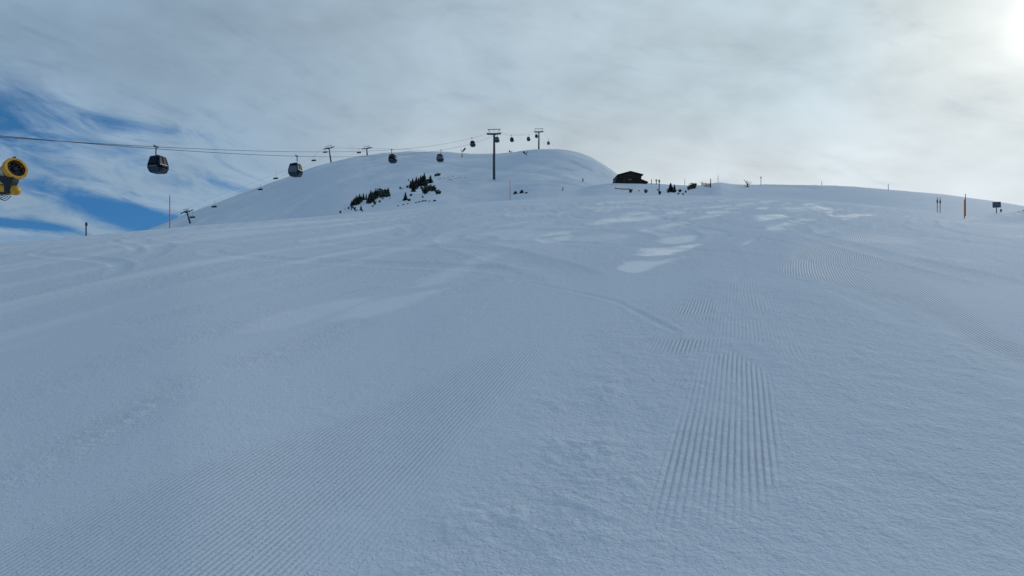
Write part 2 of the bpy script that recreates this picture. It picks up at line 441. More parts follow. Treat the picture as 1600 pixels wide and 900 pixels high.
SEAMS = [[(-60, 575), (300, 482), (560, 422), (800, 378)], [(-60, 660), (250, 548), (500, 470), (760, 405)], [(-40, 474), (300, 427), (600, 386), (800, 362)],
         [(-20, 770), (300, 600), (560, 500), (800, 428)], [(-20, 425), (300, 395), (620, 362), (820, 344)], [(1330, 445), (1430, 490), (1600, 590)],
         [(1210, 428), (1300, 448), (1420, 495), (1540, 580)], [(1340, 372), (1460, 400), (1620, 446)], [(1400, 352), (1500, 372), (1620, 400)]]
for i, t in enumerate(SEAMS):
    d = line_d(nx_, ny_, [hit(c, r)[:2] for c, r in t]) + .10 * cl2
    tb = sstep(-.3, .2, fbm(nx_ * .5, ny_ * .5, 600 + i, 3))
    gz[near] += tb * np.exp(-(d / .11) ** 2) * (.003 + .012 * np.abs(cl))
    rough[near] = np.maximum(rough[near], tb * np.exp(-(d / .40) ** 2) * .9)
# rough mound at the right edge of the run
mp = pix_poly([(1515, 347), (1535, 338), (1600, 333), (1700, 340), (1700, 356), (1600, 350)])
msd = poly_sd(nx_, ny_, mp)
gz[near] += sstep(-.5, 4, msd) * (.5 + .8 * np.abs(fbm(nx_ * .5, ny_ * .5, 171, 4)))
rough[near] = np.maximum(rough[near], sstep(0, 1.5, msd))

verts = np.stack([gx, gy, gz], 1)
ii, jj = np.meshgrid(np.arange(NR - 1), np.arange(NA), indexing='ij')
j2 = (jj + 1) % NA
quads = np.stack([ii * NA + jj, ii * NA + j2, (ii + 1) * NA + j2, (ii + 1) * NA + jj], -1).reshape(-1, 4)[:, ::-1]
centre = len(verts)
verts = np.vstack([verts, [[0, 0, -H]]])
tris = np.stack([np.full(NA, centre), (np.arange(NA) + 1) % NA, np.arange(NA)], 1)
me = bpy.data.meshes.new('snow_ground')
me.vertices.add(len(verts)); me.vertices.foreach_set('co', verts.astype(np.float32).ravel())
nl = quads.size + tris.size
me.loops.add(nl); me.loops.foreach_set('vertex_index', np.concatenate([quads.ravel(), tris.ravel()]).astype(np.int32))
me.polygons.add(len(quads) + len(tris))
ls = np.concatenate([np.arange(len(quads)) * 4, quads.size + np.arange(len(tris)) * 3]).astype(np.int32)
me.polygons.foreach_set('loop_start', ls)
me.polygons.foreach_set('use_smooth', np.ones(len(quads) + len(tris), bool))
me.update(calc_edges=True); me.validate()
def attr(name, a):
    at = me.attributes.new(name, 'FLOAT', 'POINT'); at.data.foreach_set('value', np.append(a, 0).astype(np.float32))
for k in range(4): attr('groom%d' % k, masks[k])
rd_ = np.hypot(gx, gy); attr('coarse', sstep(6, 15, rd_) * (1 - .85 * sstep(60, 150, rd_))); attr('crisp', np.clip(16 / np.maximum(np.hypot(gx, gy), 1), 0, 1) ** 1.3); attr('scraped', patch); attr('sheen', sheen_all); attr('churned', rough)

def snow_material():
    m, nt, b = new_mat('snow'); X.nt = nt
    geo = nt.nodes.new('ShaderNodeNewGeometry'); P = X(geo.outputs['Position'])
    x, y, z = xsep(P)
    def A(n):
        q = nt.nodes.new('ShaderNodeAttribute'); q.attribute_name = n; return X(q.outputs['Fac'])
    hsum = None
    wob = (xnoise(P, .5, 0) - .5) * .03
    for k, (u, cv) in enumerate(((.235, 0.0), (.315, 0.0), (.33, .010), (.45, 0.0))):
        t = math.atan(u); s, c = math.sin(t), math.cos(t)
        al = x * s + y * c
        v = x * c - y * s + wob
        if cv: v = v - (al - 12.0) * (al - 12.0) * cv
        per = (.033, .040, .046, .062)[k]
        w = X.m('SINE', v * (2 * math.pi / per))
        w = w * .5 + .5
        w = X.m('POWER', w, .55) * A('groom%d' % k) * (.8, 2.3, 1.6, 1.6)[k]
        hsum = w if hsum is None else hsum + w
    grain = xnoise(P, 75, 1, .6); clod = xnoise(P, 27, 3, .68); lump = xnoise(P, 5, 1, .6)
    ch = A('churned'); sc = A('scraped'); cr_ = A('crisp')
    crumbs = xsmooth(.68, .78, xnoise(P, 46, 0, .5)) * (1 - sc)
    hgt = hsum * .0075 * (.75 + lump * .5) + (grain * .0034 * (1 - sc) + (ch + .12) * (clod * .0185 + lump * .013) + crumbs * .003) * cr_ + ch * (xnoise(P, 9.5, 2, .65) * .030) * A('coarse')
    hgt = hgt * 1.0
    bump = nt.nodes.new('ShaderNodeBump'); bump.inputs['Strength'].default_value = 1.0
    bump.inputs['Distance'].default_value = 1.0
    nt.links.new(hgt.v, bump.inputs['Height']); nt.links.new(bump.outputs[0], b.inputs['Normal'])
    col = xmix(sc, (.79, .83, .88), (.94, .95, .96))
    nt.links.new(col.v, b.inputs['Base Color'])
    sh = A('sheen')
    nt.links.new((.75 - sh * .55).v, b.inputs['Roughness'])
    nt.links.new((.05 + sh * .95).v, b.inputs['Specular IOR Level'])
    b.inputs['IOR'].default_value = 1.31
    return m
me.materials.append(snow_material())
ground = bpy.data.objects.new('snow_ground', me); COL.objects.link(ground)
ground['kind'] = 'structure'; ground['label'] = 'groomed ski run and snow covered hill'

# ------------------------------------------------------------------ mesh builder
def rotz(a):
    c, s = math.cos(a), math.sin(a); return np.array([[c, -s, 0], [s, c, 0], [0, 0, 1.]])
def frame_from(d, up=(0, 0, 1)):
    d = np.array(d, float); d /= np.linalg.norm(d)
    up = np.array(up, float)
    if abs(d @ up) > .98: up = np.array([1., 0, 0])
    a = np.cross(up, d); a /= np.linalg.norm(a)
    return a, np.cross(d, a), d

class MB:
    def __init__(s): s.v = []; s.f = []; s.mi = []; s.cur = 0
    def add(s, vs, fs):
        o = len(s.v); s.v += [tuple(map(float, q)) for q in vs]
        for f in fs: s.f.append([o + i for i in f]); s.mi.append(s.cur)
    def box(s, c, size, rot=None, bev=0.0):
        hx, hy, hz = (q / 2 for q in size)
        c = np.array(c, float)
        if bev <= 0:
            pts = [(-hx, -hy, -hz), (hx, -hy, -hz), (hx, hy, -hz), (-hx, hy, -hz), (-hx, -hy, hz), (hx, -hy, hz), (hx, hy, hz), (-hx, hy, hz)]
            fs = [(3, 2, 1, 0), (4, 5, 6, 7), (0, 1, 5, 4), (1, 2, 6, 5), (2, 3, 7, 6), (3, 0, 4, 7)]
        else:
            b = min(bev, hx * .9, hy * .9, hz * .9)
            def ring(x, y, q): return [(-x + q, -y, 0), (x - q, -y, 0), (x, -y + q, 0), (x, y - q, 0), (x - q, y, 0), (-x + q, y, 0), (-x, y - q, 0), (-x, -y + q, 0)]
            pts = []
            for zz, ins in ((-hz, b), (-hz + b, 0), (hz - b, 0), (hz, b)):
                pts += [(p[0], p[1], zz) for p in ring(hx - ins, hy - ins, b * .7)]
            fs = [tuple(range(7, -1, -1)), tuple(range(24, 32))]
            for k in range(3):
                for i in range(8): fs.append((k*8+i, k*8+(i+1) % 8, k*8+8+(i+1) % 8, k*8+8+i))
        pts = np.array(pts)
        if rot is not None: pts = pts @ np.array(rot).T
        s.add(pts + c, fs)
    def tube(s, pts, rad, n=8, caps=True):
        pts = [np.array(p, float) for p in pts]
        rads = rad if isinstance(rad, (list, tuple)) else [rad] * len(pts)
        vs = []; fs = []
        for i, p in enumerate(pts):
            d = pts[min(i + 1, len(pts) - 1)] - pts[max(i - 1, 0)]
            a, b, _ = frame_from(d)
            for k in range(n):
                t = 2 * math.pi * k / n
                vs.append(p + rads[i] * (a * math.cos(t) + b * math.sin(t)))
        for i in range(len(pts) - 1):
            for k in range(n):
                fs.append((i*n+k, i*n+(k+1) % n, (i+1)*n+(k+1) % n, (i+1)*n+k))
        if caps:
            fs.append(tuple(range(n - 1, -1, -1))); fs.append(tuple(range((len(pts)-1)*n, len(pts)*n)))
        s.add(vs, fs)
    def lathe(s, o, d, prof, n=24, cap0=False, cap1=False):
        """prof: (distance along d, radius)"""
        a, b, d = frame_from(d); o = np.array(o, float); vs = []; fs = []
        for (t, r) in prof:
            for k in range(n):
                q = 2 * math.pi * k / n; vs.append(o + d * t + r * (a * math.cos(q) + b * math.sin(q)))
        for i in range(len(prof) - 1):
            for k in range(n): fs.append((i*n+k, i*n+(k+1) % n, (i+1)*n+(k+1) % n, (i+1)*n+k))
        if cap0: fs.append(tuple(range(n - 1, -1, -1)))
        if cap1: fs.append(tuple(range((len(prof)-1)*n, len(prof)*n)))
        s.add(vs, fs)
    def prism(s, poly, axis, lo, hi):
        """poly in the two other axes, extruded along axis"""
        def p3(a, b, t): return {0: (t, a, b), 1: (a, t, b), 2: (a, b, t)}[axis]
        n = len(poly)
        vs = [p3(a, b, lo) for a, b in poly] + [p3(a, b, hi) for a, b in poly]
        fs = [tuple(range(n - 1, -1, -1)), tuple(range(n, 2 * n))]
        for i in range(n): fs.append((i, (i + 1) % n, n + (i + 1) % n, n + i))
        s.add(vs, fs)
    def build(s, name, mat, parent=None, smooth=False, loc=None):
        me = bpy.data.meshes.new(name); me.from_pydata(s.v, [], s.f)
        for q in (mat if isinstance(mat, (list, tuple)) else [mat]): me.materials.append(q)
        me.polygons.foreach_set('material_index', s.mi)
        me.validate()
        import bmesh
        bm = bmesh.new(); bm.from_mesh(me); bmesh.ops.recalc_face_normals(bm, faces=bm.faces); bm.to_mesh(me); bm.free()
        if smooth:
            me.polygons.foreach_set('use_smooth', [True] * len(me.polygons))
            me.set_sharp_from_angle(angle=R(40))
        o = bpy.data.objects.new(name, me); COL.objects.link(o)
        if parent is not None: o.parent = parent
        if loc is not None: o.location = loc
        return o

def tag(o, label, cat, group=None):
    o['label'] = label; o['category'] = cat
    if group: o['group'] = group
    return o
def thing(name, label, cat, loc=(0, 0, 0), rz=0, group=None):
    o = bpy.data.objects.new(name, None); COL.objects.link(o)
    o.empty_display_size = .2
    o.location = loc; o.rotation_euler = (0, 0, rz)
    return tag(o, label, cat, group)
def dup(root, loc, rz=0, label=None, scale=1.0):
    r = root.copy(); COL.objects.link(r); r.location = loc; r.rotation_euler = (0, 0, rz); r.scale = (scale,) * 3 if not isinstance(scale, tuple) else scale
    if label: r['label'] = label
    for ch in root.children:
        c = ch.copy(); COL.objects.link(c); c.parent = r
        for g in ch.children:
            d = g.copy(); COL.objects.link(d); d.parent = c
    return r

# ------------------------------------------------------------------ gondola lift
GX0, GM, GS = -55.35, .16, 2.5
LDIR = np.array([GM, 1, 0]) / math.hypot(GM, 1); LPER = np.array([LDIR[1], -LDIR[0], 0])
GROT = -math.atan(GM)
def rope_pt(s, y):
    x = GX0 + s * GS + GM * y
    if y <= 300:
        z = 13.4 + .145 * (y - 64) + 2.87e-4 * (y - 64) ** 2
        if s > 0:
            t = (y - 45) / 255
            z -= 4 * 1.0 * t * (1 - t) if 0 < t < 1 else 0
    elif y <= 449:
        t = (y - 300) / 149; z = 63.9 + (96.6 - 63.9) * t - 4 * 1.9 * t * (1 - t)
    else:
        t = (y - 449) / 130; z = 96.6 + 14 * t - 4 * 3.0 * t * (1 - t) - 2 * t * t
    return np.array([x, y, z])
def rope_y(s, col):
    u = (col - CX) / F
    return (GX0 + s * GS) / (u - GM)
for s, lab in ((-1, 'dark far haul rope of the gondola lift, upper of its two lines'),
               (1, 'dark near haul rope of the gondola lift, lower of its two lines')):
    mb = MB(); ys = list(np.linspace(2, 300, 60)) + list(np.linspace(300, 449, 24))[1:] + list(np.linspace(449, 600, 20))[1:]
    mb.tube([rope_pt(s, y) for y in ys], .033, 6)
    tag(mb.build('haul_rope', M['rope'], smooth=True), lab, 'cable', 'haul ropes of the gondola lift')

def make_cabin(label, side):
    """origin at the rope grip; the cabin's long axis is local y"""
    t = thing('gondola_cabin', label, 'gondola cabin', group='gondola cabins on the lift')
    ox = -.28 * side; top = -1.30; hh = 2.2; bot = top - hh
    W = .88; L = .95
    # cross-section half widths (z, half width x, half length y)
    sec = [(top, .62, .66), (top - .10, .66, .71), (top - 1.22, W, L), (top - 1.52, W, L), (top - 2.08, .70, .74), (bot, .60, .63)]
    def rect(z, w, l): return [(ox - w, -l, z), (ox + w, -l, z), (ox + w, l, z), (ox - w, l, z)]
    def lerp(k, f): a, b = sec[k], sec[k + 1]; return tuple(a[i] + (b[i] - a[i]) * f for i in range(3))
    # shell: roof, floor and lower skirt; corner posts carry the glazing
    mb = MB()
    r0, r1 = rect(*sec[0]), rect(*sec[1]); mb.add(r0 + r1, [(0, 1, 2, 3), (0, 1, 5, 4), (1, 2, 6, 5), (2, 3, 7, 6), (3, 0, 4, 7), (7, 6, 5, 4)])
    for sx in (-1, 1):
        for sy in (-1, 1):
            pts = [(ox + sx * (w - .03), sy * (l - .03), z) for z, w, l in sec[1:5]]
            mb.tube(pts, .075, 6)
        mb.tube([(ox + sx * (W - .01), -L + .02, sec[2][0]), (ox + sx * (W - .01), L - .02, sec[2][0])], .05, 6)
    for sy in (-1, 1):
        mb.tube([(ox - W + .02, sy * (L - .01), sec[2][0]), (ox + W - .02, sy * (L - .01), sec[2][0])], .05, 6)
        mb.box((ox, sy * .69, top - .16), (1.32, .06, .16))
    mb.box((ox, 0, top + .05), (.9, .9, .10), bev=.03)
    body = mb.build('cabin_frame', M['cabin_dark'], t)
    mb = MB(); q = [rect(*sec[3]), rect(*sec[4]), rect(*sec[5])]
    mb.add(sum(q, []), [(0, 1, 5, 4), (1, 2, 6, 5), (2, 3, 7, 6), (3, 0, 4, 7), (4, 5, 9, 8), (5, 6, 10, 9), (6, 7, 11, 10), (7, 4, 8, 11), (11, 10, 9, 8)])
    skirt = mb.build('lower_skirt', M['cabin_grey'], t)
    mb = MB(); mb.box((ox, 0, sec[3][0] + .12), (1.66, 1.80, .05)); 
    for sy in (-1, 1): mb.box((ox, sy * .68, sec[3][0] + .35), (1.5, .36, .42))
    mb.build('bench', M['cabin_dark'], t)
    # four windows
    for nm, ca, cb in (('window', 0, 1), ('window', 2, 3)):          # ends (-y, +y)
        mb = MB(); A_, B_, C_ = rect(*[v - (.02 if i else 0) for i, v in enumerate(sec[1])]), rect(sec[2][0], W - .02, L - .02), rect(sec[3][0], W - .02, L - .02)
        mb.add([A_[ca], A_[cb], B_[ca], B_[cb], C_[ca], C_[cb]], [(0, 1, 3, 2), (2, 3, 5, 4)])
        mb.build(nm, M['glass'], t)
    A_, B_, C_ = rect(sec[1][0], sec[1][1] - .02, sec[1][2] - .02), rect(sec[2][0], W - .02, L - .02), rect(sec[3][0], W - .02, L - .02)
    mb = MB(); mb.add([A_[0], A_[3], B_[0], B_[3], C_[0], C_[3]], [(0, 1, 3, 2), (2, 3, 5, 4)])
    mb.build('window', M['glass'], t)
    mb = MB(); mb.add([A_[1], A_[2], B_[1], B_[2], C_[1], C_[2]], [(0, 1, 3, 2), (2, 3, 5, 4)])
    dr = mb.build('door', M['glass'], t)
    mb = MB()
    for yy in (-.045, .045):
        mb.tube([(ox + w + .01, yy, z) for z, w, l in sec[1:4]], .03, 6)
    mb.build('door_seal', M['rubber'], dr)
    mb = MB(); mb.box((ox + W + .015, 0, sec[2][0] + .12), (.03, 1.7, .07)); mb.build('handrail', M['silver'], t)
    mb = MB(); mb.box((ox - .12, -L - .012, sec[3][0] + .16), (1.15, .03, .17)); mb.build('end_strip', M['cabin_pale'], t)
    mb = MB()                                                        # ski rack hung outside the door side
    for yy in (-.62, -.2, .3): mb.box((ox + W + .14, yy, top - 1.5), (.22, .05, .5)); 
    mb.box((ox + W + .24, -.15, top - 1.33), (.05, 1.2, .12)); mb.box((ox + W + .24, -.15, top - 1.73), (.05, 1.2, .12))
    mb.build('ski_rack', M['cabin_dark'], t)
    # hanger: from the grip down a cranked arm to the roof
    mb = MB()
    mb.tube([(0, 0, .02), (.02 * side, 0, -.30), (.05 * side, 0, -.85), (0, 0, -1.10), (-.16 * side, 0, -1.17), (ox, 0, -1.18), (ox, 0, top + .06)], .075, 8)
    mb.box((ox, 0, top + .13), (.34, .5, .14), bev=.03)
    hg = mb.build('hanger', M['dark_steel'], t, True)
    mb = MB(); mb.box((0, 0, .03), (.24, .8, .24), bev=.04); mb.tube([(-.02, -.30, .04), (-.1, -.42, .20)], .05, 6); mb.tube([(-.02, .30, .04), (.1, .36, .14)], .04, 6)
    mb.build('grip', M['dark_steel'], hg)
    return t
CABINS = [(-1, 244, 'large dark cabin nearest the yellow snow gun, with a pale rail across its side'),
          (1, 464, 'dark cabin with a pale end panel, second from the snow gun on the gondola lift'),
          (-1, 612, 'dark cabin above the lower clump of conifers, hanging before the top of the hill'),
          (1, 689, 'dark cabin above the upper clump of conifers, hanging before the hill crest'),
          (-1, 737.5, 'small cabin against the sky, left of the tall lift tower'),
          (1, 777.5, 'small cabin beside the column of the tall lift tower, half behind it'),
          (-1, 799, 'small cabin against the sky, just right of the tall lift tower'),
          (1, 826.5, 'small cabin against the sky, left of the summit tower and lower than its neighbour'),
          (-1, 837.5, 'small cabin touching the left of the summit tower column'),
          (1, 857.5, 'smallest cabin, the only one right of the summit tower')]
protos = {}
for s, col, lab in CABINS:
    y = rope_y(s, col); p = rope_pt(s, y)
    if s not in protos:
        c = protos[s] = make_cabin(lab, s); c.location = p; c.rotation_euler = (0, 0, GROT); c.scale = (.93,) * 3
    else:
        c = dup(protos[s], p, GROT, lab, .93)
    if col == 464:
        # this cabin has pale boarding in its end
        mb = MB(); ox = -.28 * s
        mb.add([(ox - .58, -.78, -1.72), (ox + .58, -.78, -1.72), (ox + .76, -.975, -2.50), (ox - .76, -.975, -2.50)], [(0, 1, 2, 3)])
        mb.prism([(ox - .74, -2.52), (ox + .74, -2.52), (ox + .74, -2.78), (ox - .74, -2.78)], 1, -.985, -.965)
        e_ = mb.build('end_panel', M['cabin_pale'], c); e_['label'] = 'pale grey panel across the cabin end'

def make_tower(name, label, Hh, r0, r1, arm, train_len, slope, group, offs=.35):
    t = thing(name, label, 'lift tower', group=group)
    mb = MB(); mb.tube([(0, 0, -1.5), (0, 0, Hh * .5), (0, 0, Hh * .51), (0, 0, Hh)], [r0, r0 * .95, r0 * .78, r1], 14)
    c = mb.build('column', M['steel'], t, True)
    mb = MB()
    mb.tube([(r0 * .9, .15, 0), (r0 * .7, .15, Hh * .98)], .03, 5); mb.tube([(r0 * .9, -.15, 0), (r0 * .7, -.15, Hh * .98)], .03, 5)
    z = 1.0
    while z < Hh - .3: mb.tube([(r0 * .88 - .2 * r0 * z / Hh, -.15, z), (r0 * .88 - .2 * r0 * z / Hh, .15, z)], .02, 4); z += .6
    mb.build('ladder', M['steel'], c)
    mb = MB(); mb.box((0, 0, Hh - .1), (2 * arm, .6, .62), bev=.08); mb.box((0, 0, Hh - .38), (arm, .4, .3), bev=.05)
    mb.build('crossarm', M['steel'], t)
    mb = MB()
    for sx in (-1, 1):
        mb.tube([(sx * arm * .82, 0, Hh + .1), (sx * arm * .78, 0, Hh + 1.75)], .07, 6)
        mb.tube([(sx * arm * .45, 0, Hh + .1), (sx * arm * .78, 0, Hh + 1.7)], .05, 6)
    mb.box((0, 0, Hh + 1.75), (2 * arm * .98, .2, .24)); mb.box((0, .35, Hh + 1.78), (2 * arm * .9, .05, .06))
    mb.tube([(0, 0, Hh + .1), (0, 0, Hh + 1.7)], .04, 6); mb.tube([(.1, 0, Hh + 1.7), (.1, 0, Hh + 2.9)], .025, 5)
    mb.build('lifting_frame', M['steel'], t)
    for sx in (-1, 1):
        mb = MB(); cx = sx * (arm - offs); zc = Hh + offs * .2
        d = np.array([0, math.cos(math.atan(slope)), math.sin(math.atan(slope))])
        a = np.array([cx, 0, zc])
        mb.tube([a - d * train_len / 2, a + d * train_len / 2], .28, 6)
        mb.box((cx + sx * .45, 0, zc + .28), (.5, train_len * .9, .06), rot=np.stack([np.array([1, 0, 0]), d, np.cross([1, 0, 0], d)], 1))
        tr = mb.build('sheave_train', M['dark_steel'], t)
        n = 8; mb = MB()
        for k in range(n):
            q = a + d * (k / (n - 1) - .5) * train_len * .96 + np.array([0, 0, -.12])
            mb.lathe(q - np.array([.07, 0, 0]), (1, 0, 0), [(-.04, .26), (.04, .32), (.1, .32), (.18, .26)], 12, True, True)
        mb.build('sheaves', M['rubber'], tr)
    return t
# tall tower and summit tower of the gondola lift
x, y, z = on_ground(772, 300); zb = (CY - 274.8) / F * 300
zr = 63.9
tw = make_tower('lift_tower', 'tall grey lift tower standing on the slope below the summit', zr - zb - .55, .56, .36, 2.75, 4.4, .235, 'towers of the gondola lift')
tw.location = (GX0 + GM * 300, 300, zb); tw.rotation_euler = (0, 0, GROT)
zb2 = on_ground(842, 449)[2]
tw2 = make_tower('lift_tower', 'grey lift tower standing on the summit of the hill', 96.6 - zb2 - .55, .50, .36, 2.75, 3.6, .2, 'towers of the gondola lift')
tw2.location = (GX0 + GM * 449, 449, zb2); tw2.rotation_euler = (0, 0, GROT)

# ------------------------------------------------------------------ chairlift on the far flank
CX0, CM, CS = -590.8, .786, 3.4
CROT = -math.atan(CM)
def chair_z(y):
    k = [(380, 5), (440, 27), (479, 49.4), (491.5, 58.0), (519, 73.4), (536.6, 83.8), (563, 101.6), (570.5, 109.3), (593, 112.9), (600, 114.6), (680, 126)]
    return float(pchip(*zip(*k), np.array([y]))[0])
def chair_pt(s, y):
    z = chair_z(y)
    return np.array([CX0 + s * CS * math.hypot(1, CM) + CM * y, y, z])
for s, lab in ((-1, 'thin far rope of the chairlift on the hill flank'), (1, 'thin near rope of the chairlift on the hill flank')):
    mb = MB(); mb.tube([chair_pt(s, y) for y in np.linspace(380, 660, 90)], .03, 5)
    tag(mb.build('chairlift_rope', M['rope'], smooth=True), lab, 'cable', 'ropes of the chairlift')
def make_chair(label):
    t = thing('lift_chair', label, 'chairlift seat', group='chairs on the chairlift')
    mb = MB(); mb.tube([(0, 0, .05), (0, 0, -1.9), (0, -.15, -2.3)], .06, 6); mb.box((0, 0, .05), (.2, .7, .2))
    mb.build('hanger', M['steel'], t)
    mb = MB(); mb.tube([(-1.75, 0, -3.4), (-1.6, .05, -2.7), (-.9, .05, -2.3), (.9, .05, -2.3), (1.6, .05, -2.7), (1.75, 0, -3.4)], .05, 6)
    mb.build('frame', M['steel'], t)
    mb = MB()
    mb.box((0, -.25, -3.75), (3.6, .75, .34), bev=.08); mb.build('seat', M['black'], t)
    mb = MB(); mb.box((0, .12, -3.3), (3.6, .2, .95), bev=.06); mb.build('backrest', M['black'], t)
    mb = MB(); arc = [(.18, -2.95), (-.25, -2.78), (-.75, -2.95), (-1.0, -3.35), (-1.0, -3.7)]
    mb.add([(sx * 1.7, a_, b_) for a_, b_ in arc for sx in (-1, 1)], [(2*i, 2*i+1, 2*i+3, 2*i+2) for i in range(4)])
    mb.build('bubble', M['clear'], t)
    mb = MB(); mb.tube([(-1.6, -.35, -3.3), (-1.6, -.85, -3.9), (1.6, -.85, -3.9), (1.6, -.35, -3.3)], .035, 6)
    mb.build('safety_bar', M['steel'], t)
    return t
CHAIRS = [(1, 301, 'lift chair hanging at the right side of the lowest chairlift tower'), (1, 335, 'lift chair low on the flank, first one uphill from the lowest chairlift tower'),
          (1, 407, 'lift chair just at the snow skyline, left of the cabin with the pale end panel'), (-1, 431, 'lift chair against the sky, close left of the cabin with the pale end panel'),
          (-1, 490.5, 'lift chair against the sky between the pale-ended cabin and the middle chairlift tower'), (-1, 508.5, 'lift chair under the left arm of the middle chairlift tower'),
          (-1, 561, 'lift chair against the sky, left of the topmost chairlift tower')]
ROWS = [340.5 - 9, 311, 285.5, 269, 244.5, 231.5, 231.5]
cp = None
for (s, col, lab), hr in zip(CHAIRS, ROWS):
    u = (col - CX) / F; y = (CX0 + s * CS * math.hypot(1, CM)) / (u - CM)
    p = chair_pt(s, y)
    if cp is None: cp = make_chair(lab); cp.location = p; cp.rotation_euler = (0, 0, R(-18))
    else: dup(cp, p, R(-18), lab)
for col, y, lab, lean in ((293.8, 480, 'lowest chairlift tower, leaning over behind the edge of the run', R(17)),
                          (518.5, 570, 'middle chairlift tower, leaning on the left skyline of the hill', R(11)),
                          (574, 600, 'topmost chairlift tower, showing only its head above the hill', R(4))):
    topp = chair_pt(0, y); ld = np.array([CM, 1, 0]) / math.hypot(CM, 1)
    L_ = 4.0
    for _ in range(40):                                  # run the leaning column down until it meets the snow
        b = topp - (np.array([0, 0, math.cos(lean)]) - ld * math.sin(lean)) * L_
        if height(b[:1], b[1:2])[0] > b[2]: break
        L_ += .4
    slope = {480: .52, 570: .42, 600: .2}[y]
    t = make_tower('chairlift_tower', lab, max(L_, 4), .60, .45, 3.9, 5.5, math.tan(math.atan(slope) - lean), 'towers of the chairlift', .6)
    t.location = b; t.rotation_euler = (lean, 0, CROT)

# ------------------------------------------------------------------ yellow snow gun at the left edge
def snow_gun():
    Y = 28.0
    def w(col, row, y=Y): return np.array([(col - CX) / F * y, y, (CY - row) / F * y])
    base = on_ground(-34, 29.0)
    t = thing('snow_gun', 'yellow and white fan snow gun on a pole at the left border', 'snow gun', base)
    B = np.array(base)
    def L(p): return np.array(p) - B
    front = L(w(26, 262.5)); d = np.array([.855, -.44, .28]); d /= np.linalg.norm(d)
    Rr = .42
    o = front - d * 1.5
    mb = MB(); mb.lathe(o, d, [(0.1, .27), (.25, .30), (.9, .335), (1.25, .36)], 32)
    body = mb.build('barrel', M['white'], t, True)
    mb = MB(); mb.lathe(o, d, [(1.10, .345), (1.16, .37), (1.30, .42), (1.45, .43), (1.5, .415), (1.5, .325), (1.40, .32), (1.2, .31)], 36)
    ring = mb.build('front_ring', M['yellow'], t, True)
    mb = MB(); mb.lathe(o, d, [(1.30, .012), (1.30, .32), (1.31, .325)], 32, True); mb.lathe(o, d, [(1.16, .10), (1.42, .10), (1.48, .03)], 16, True, True)
    mb.build('fan_hub', M['black'], t, True)
    mb = MB(); a, b2, _ = frame_from(d)
    for k in range(36):
        q = 2 * math.pi * k / 36; e = a * math.cos(q) + b2 * math.sin(q)
        c = o + d * 1.47 + e * .31
        mb.tube([c - d * .05, c + d * .045 - e * .03], .016, 5)
    for k in range(9):
        q = 2 * math.pi * k / 9; e = a * math.cos(q) + b2 * math.sin(q); f = np.cross(d, e)
        mb.add([o + d * 1.36 + e * .1 - f * .03, o + d * 1.36 + e * .1 + f * .03, o + d * 1.40 + e * .3 + f * .08, o + d * 1.33 + e * .3 - f * .04], [(0, 1, 2, 3)])
    mb.build('nozzle_ring', M['black'], ring)
    mb = MB(); mb.lathe(o, d, [(-.22, .20), (-.1, .31), (.06, .33), (.16, .32), (.2, .26)], 28, True)
    mb.build('intake_shroud', M['yellow'], t, True)
    mb = MB()                                   # yellow band running along the barrel side
    up = np.cross(a, d)
    side = a if a[1] < 0 else -a
    side = side * .93 + up * .25 * (1 if up[2] > 0 else -1); side /= np.linalg.norm(side)
    f = np.cross(d, side)
    mb.add([o + d * .1 + side * .315 - f * .05, o + d * .1 + side * .315 + f * .05, o + d * 1.2 + side * .365 + f * .09, o + d * 1.2 + side * .365 - f * .07,
            o + d * .1 + side * .27 - f * .05, o + d * .1 + side * .27 + f * .05, o + d * 1.2 + side * .32 + f * .09, o + d * 1.2 + side * .32 - f * .07],
           [(0, 1, 2, 3), (0, 1, 5, 4), (1, 2, 6, 5), (2, 3, 7, 6), (3, 0, 4, 7)])
    mb.build('side_stripe', M['yellow'], body)
    # black fork under the barrel
    c0 = L(w(14, 277)); dx = np.array([1., 0, 0])
    mb = MB()
    mb.prism([(p[0], p[1]) for p in [(L(w(a_, b_))[0], L(w(a_, b_))[2]) for a_, b_ in ((-6, 268), (4, 278), (15, 274.5), (27, 277), (25, 285), (22, 290), (20, 303), (12, 304), (12, 290), (4, 283), (-8, 281))]],
             1, c0[1] - .20, c0[1] + .14)
    mb.build('yoke', M['black'], t)
    # yellow compressor housing: lying cylinder with a domed end
    h0 = L(w(-22, 292)); h1 = L(w(31, 298.5)); dd = (h1 - h0); ln = np.linalg.norm(dd); dd /= ln
    mb = MB(); mb.lathe(h0, dd, [(0, .16), (.04, .19), (ln - .14, .185), (ln - .05, .15), (ln - .01, .08), (ln, .01)], 24, True, True)
    mb.build('motor_housing', M['yellow'], t, True)
    mb = MB(); mb.box(L(w(-4, 302.5)), (.85, .30, .09), bev=.02); mb.box(L(w(-10, 297)), (.3, .36, .3), bev=.03)
    mb.build('mount_arm', M['black'], t)
    mb = MB()
    for k in range(4):
        p0 = L(w(-14 + 3 * k, 303)); p3 = L(w(7 + 3 * k, 304)); dr = .06 + .045 * k
        pts = []
        for i in range(11):
            q = i / 10; pts.append(p0 * (1 - q) + p3 * q + np.array([0, .04 * k - .08, -4 * dr * q * (1 - q) - .04]))
        mb.tube(pts, .014, 6)
    mb.build('hose', M['rubber'], t, True)
    mb = MB(); pb = o + d * 1.28 + np.array([0, 0, .42]); mb.tube([pb, pb + np.array([0, 0, .07])], .012, 6); mb.box(pb + np.array([.04, 0, .07]), (.12, .05, .05), bev=.01)
    mb.build('sensor', M['black'], t)
    mb = MB(); topz = L(w(-20, 300))[2]
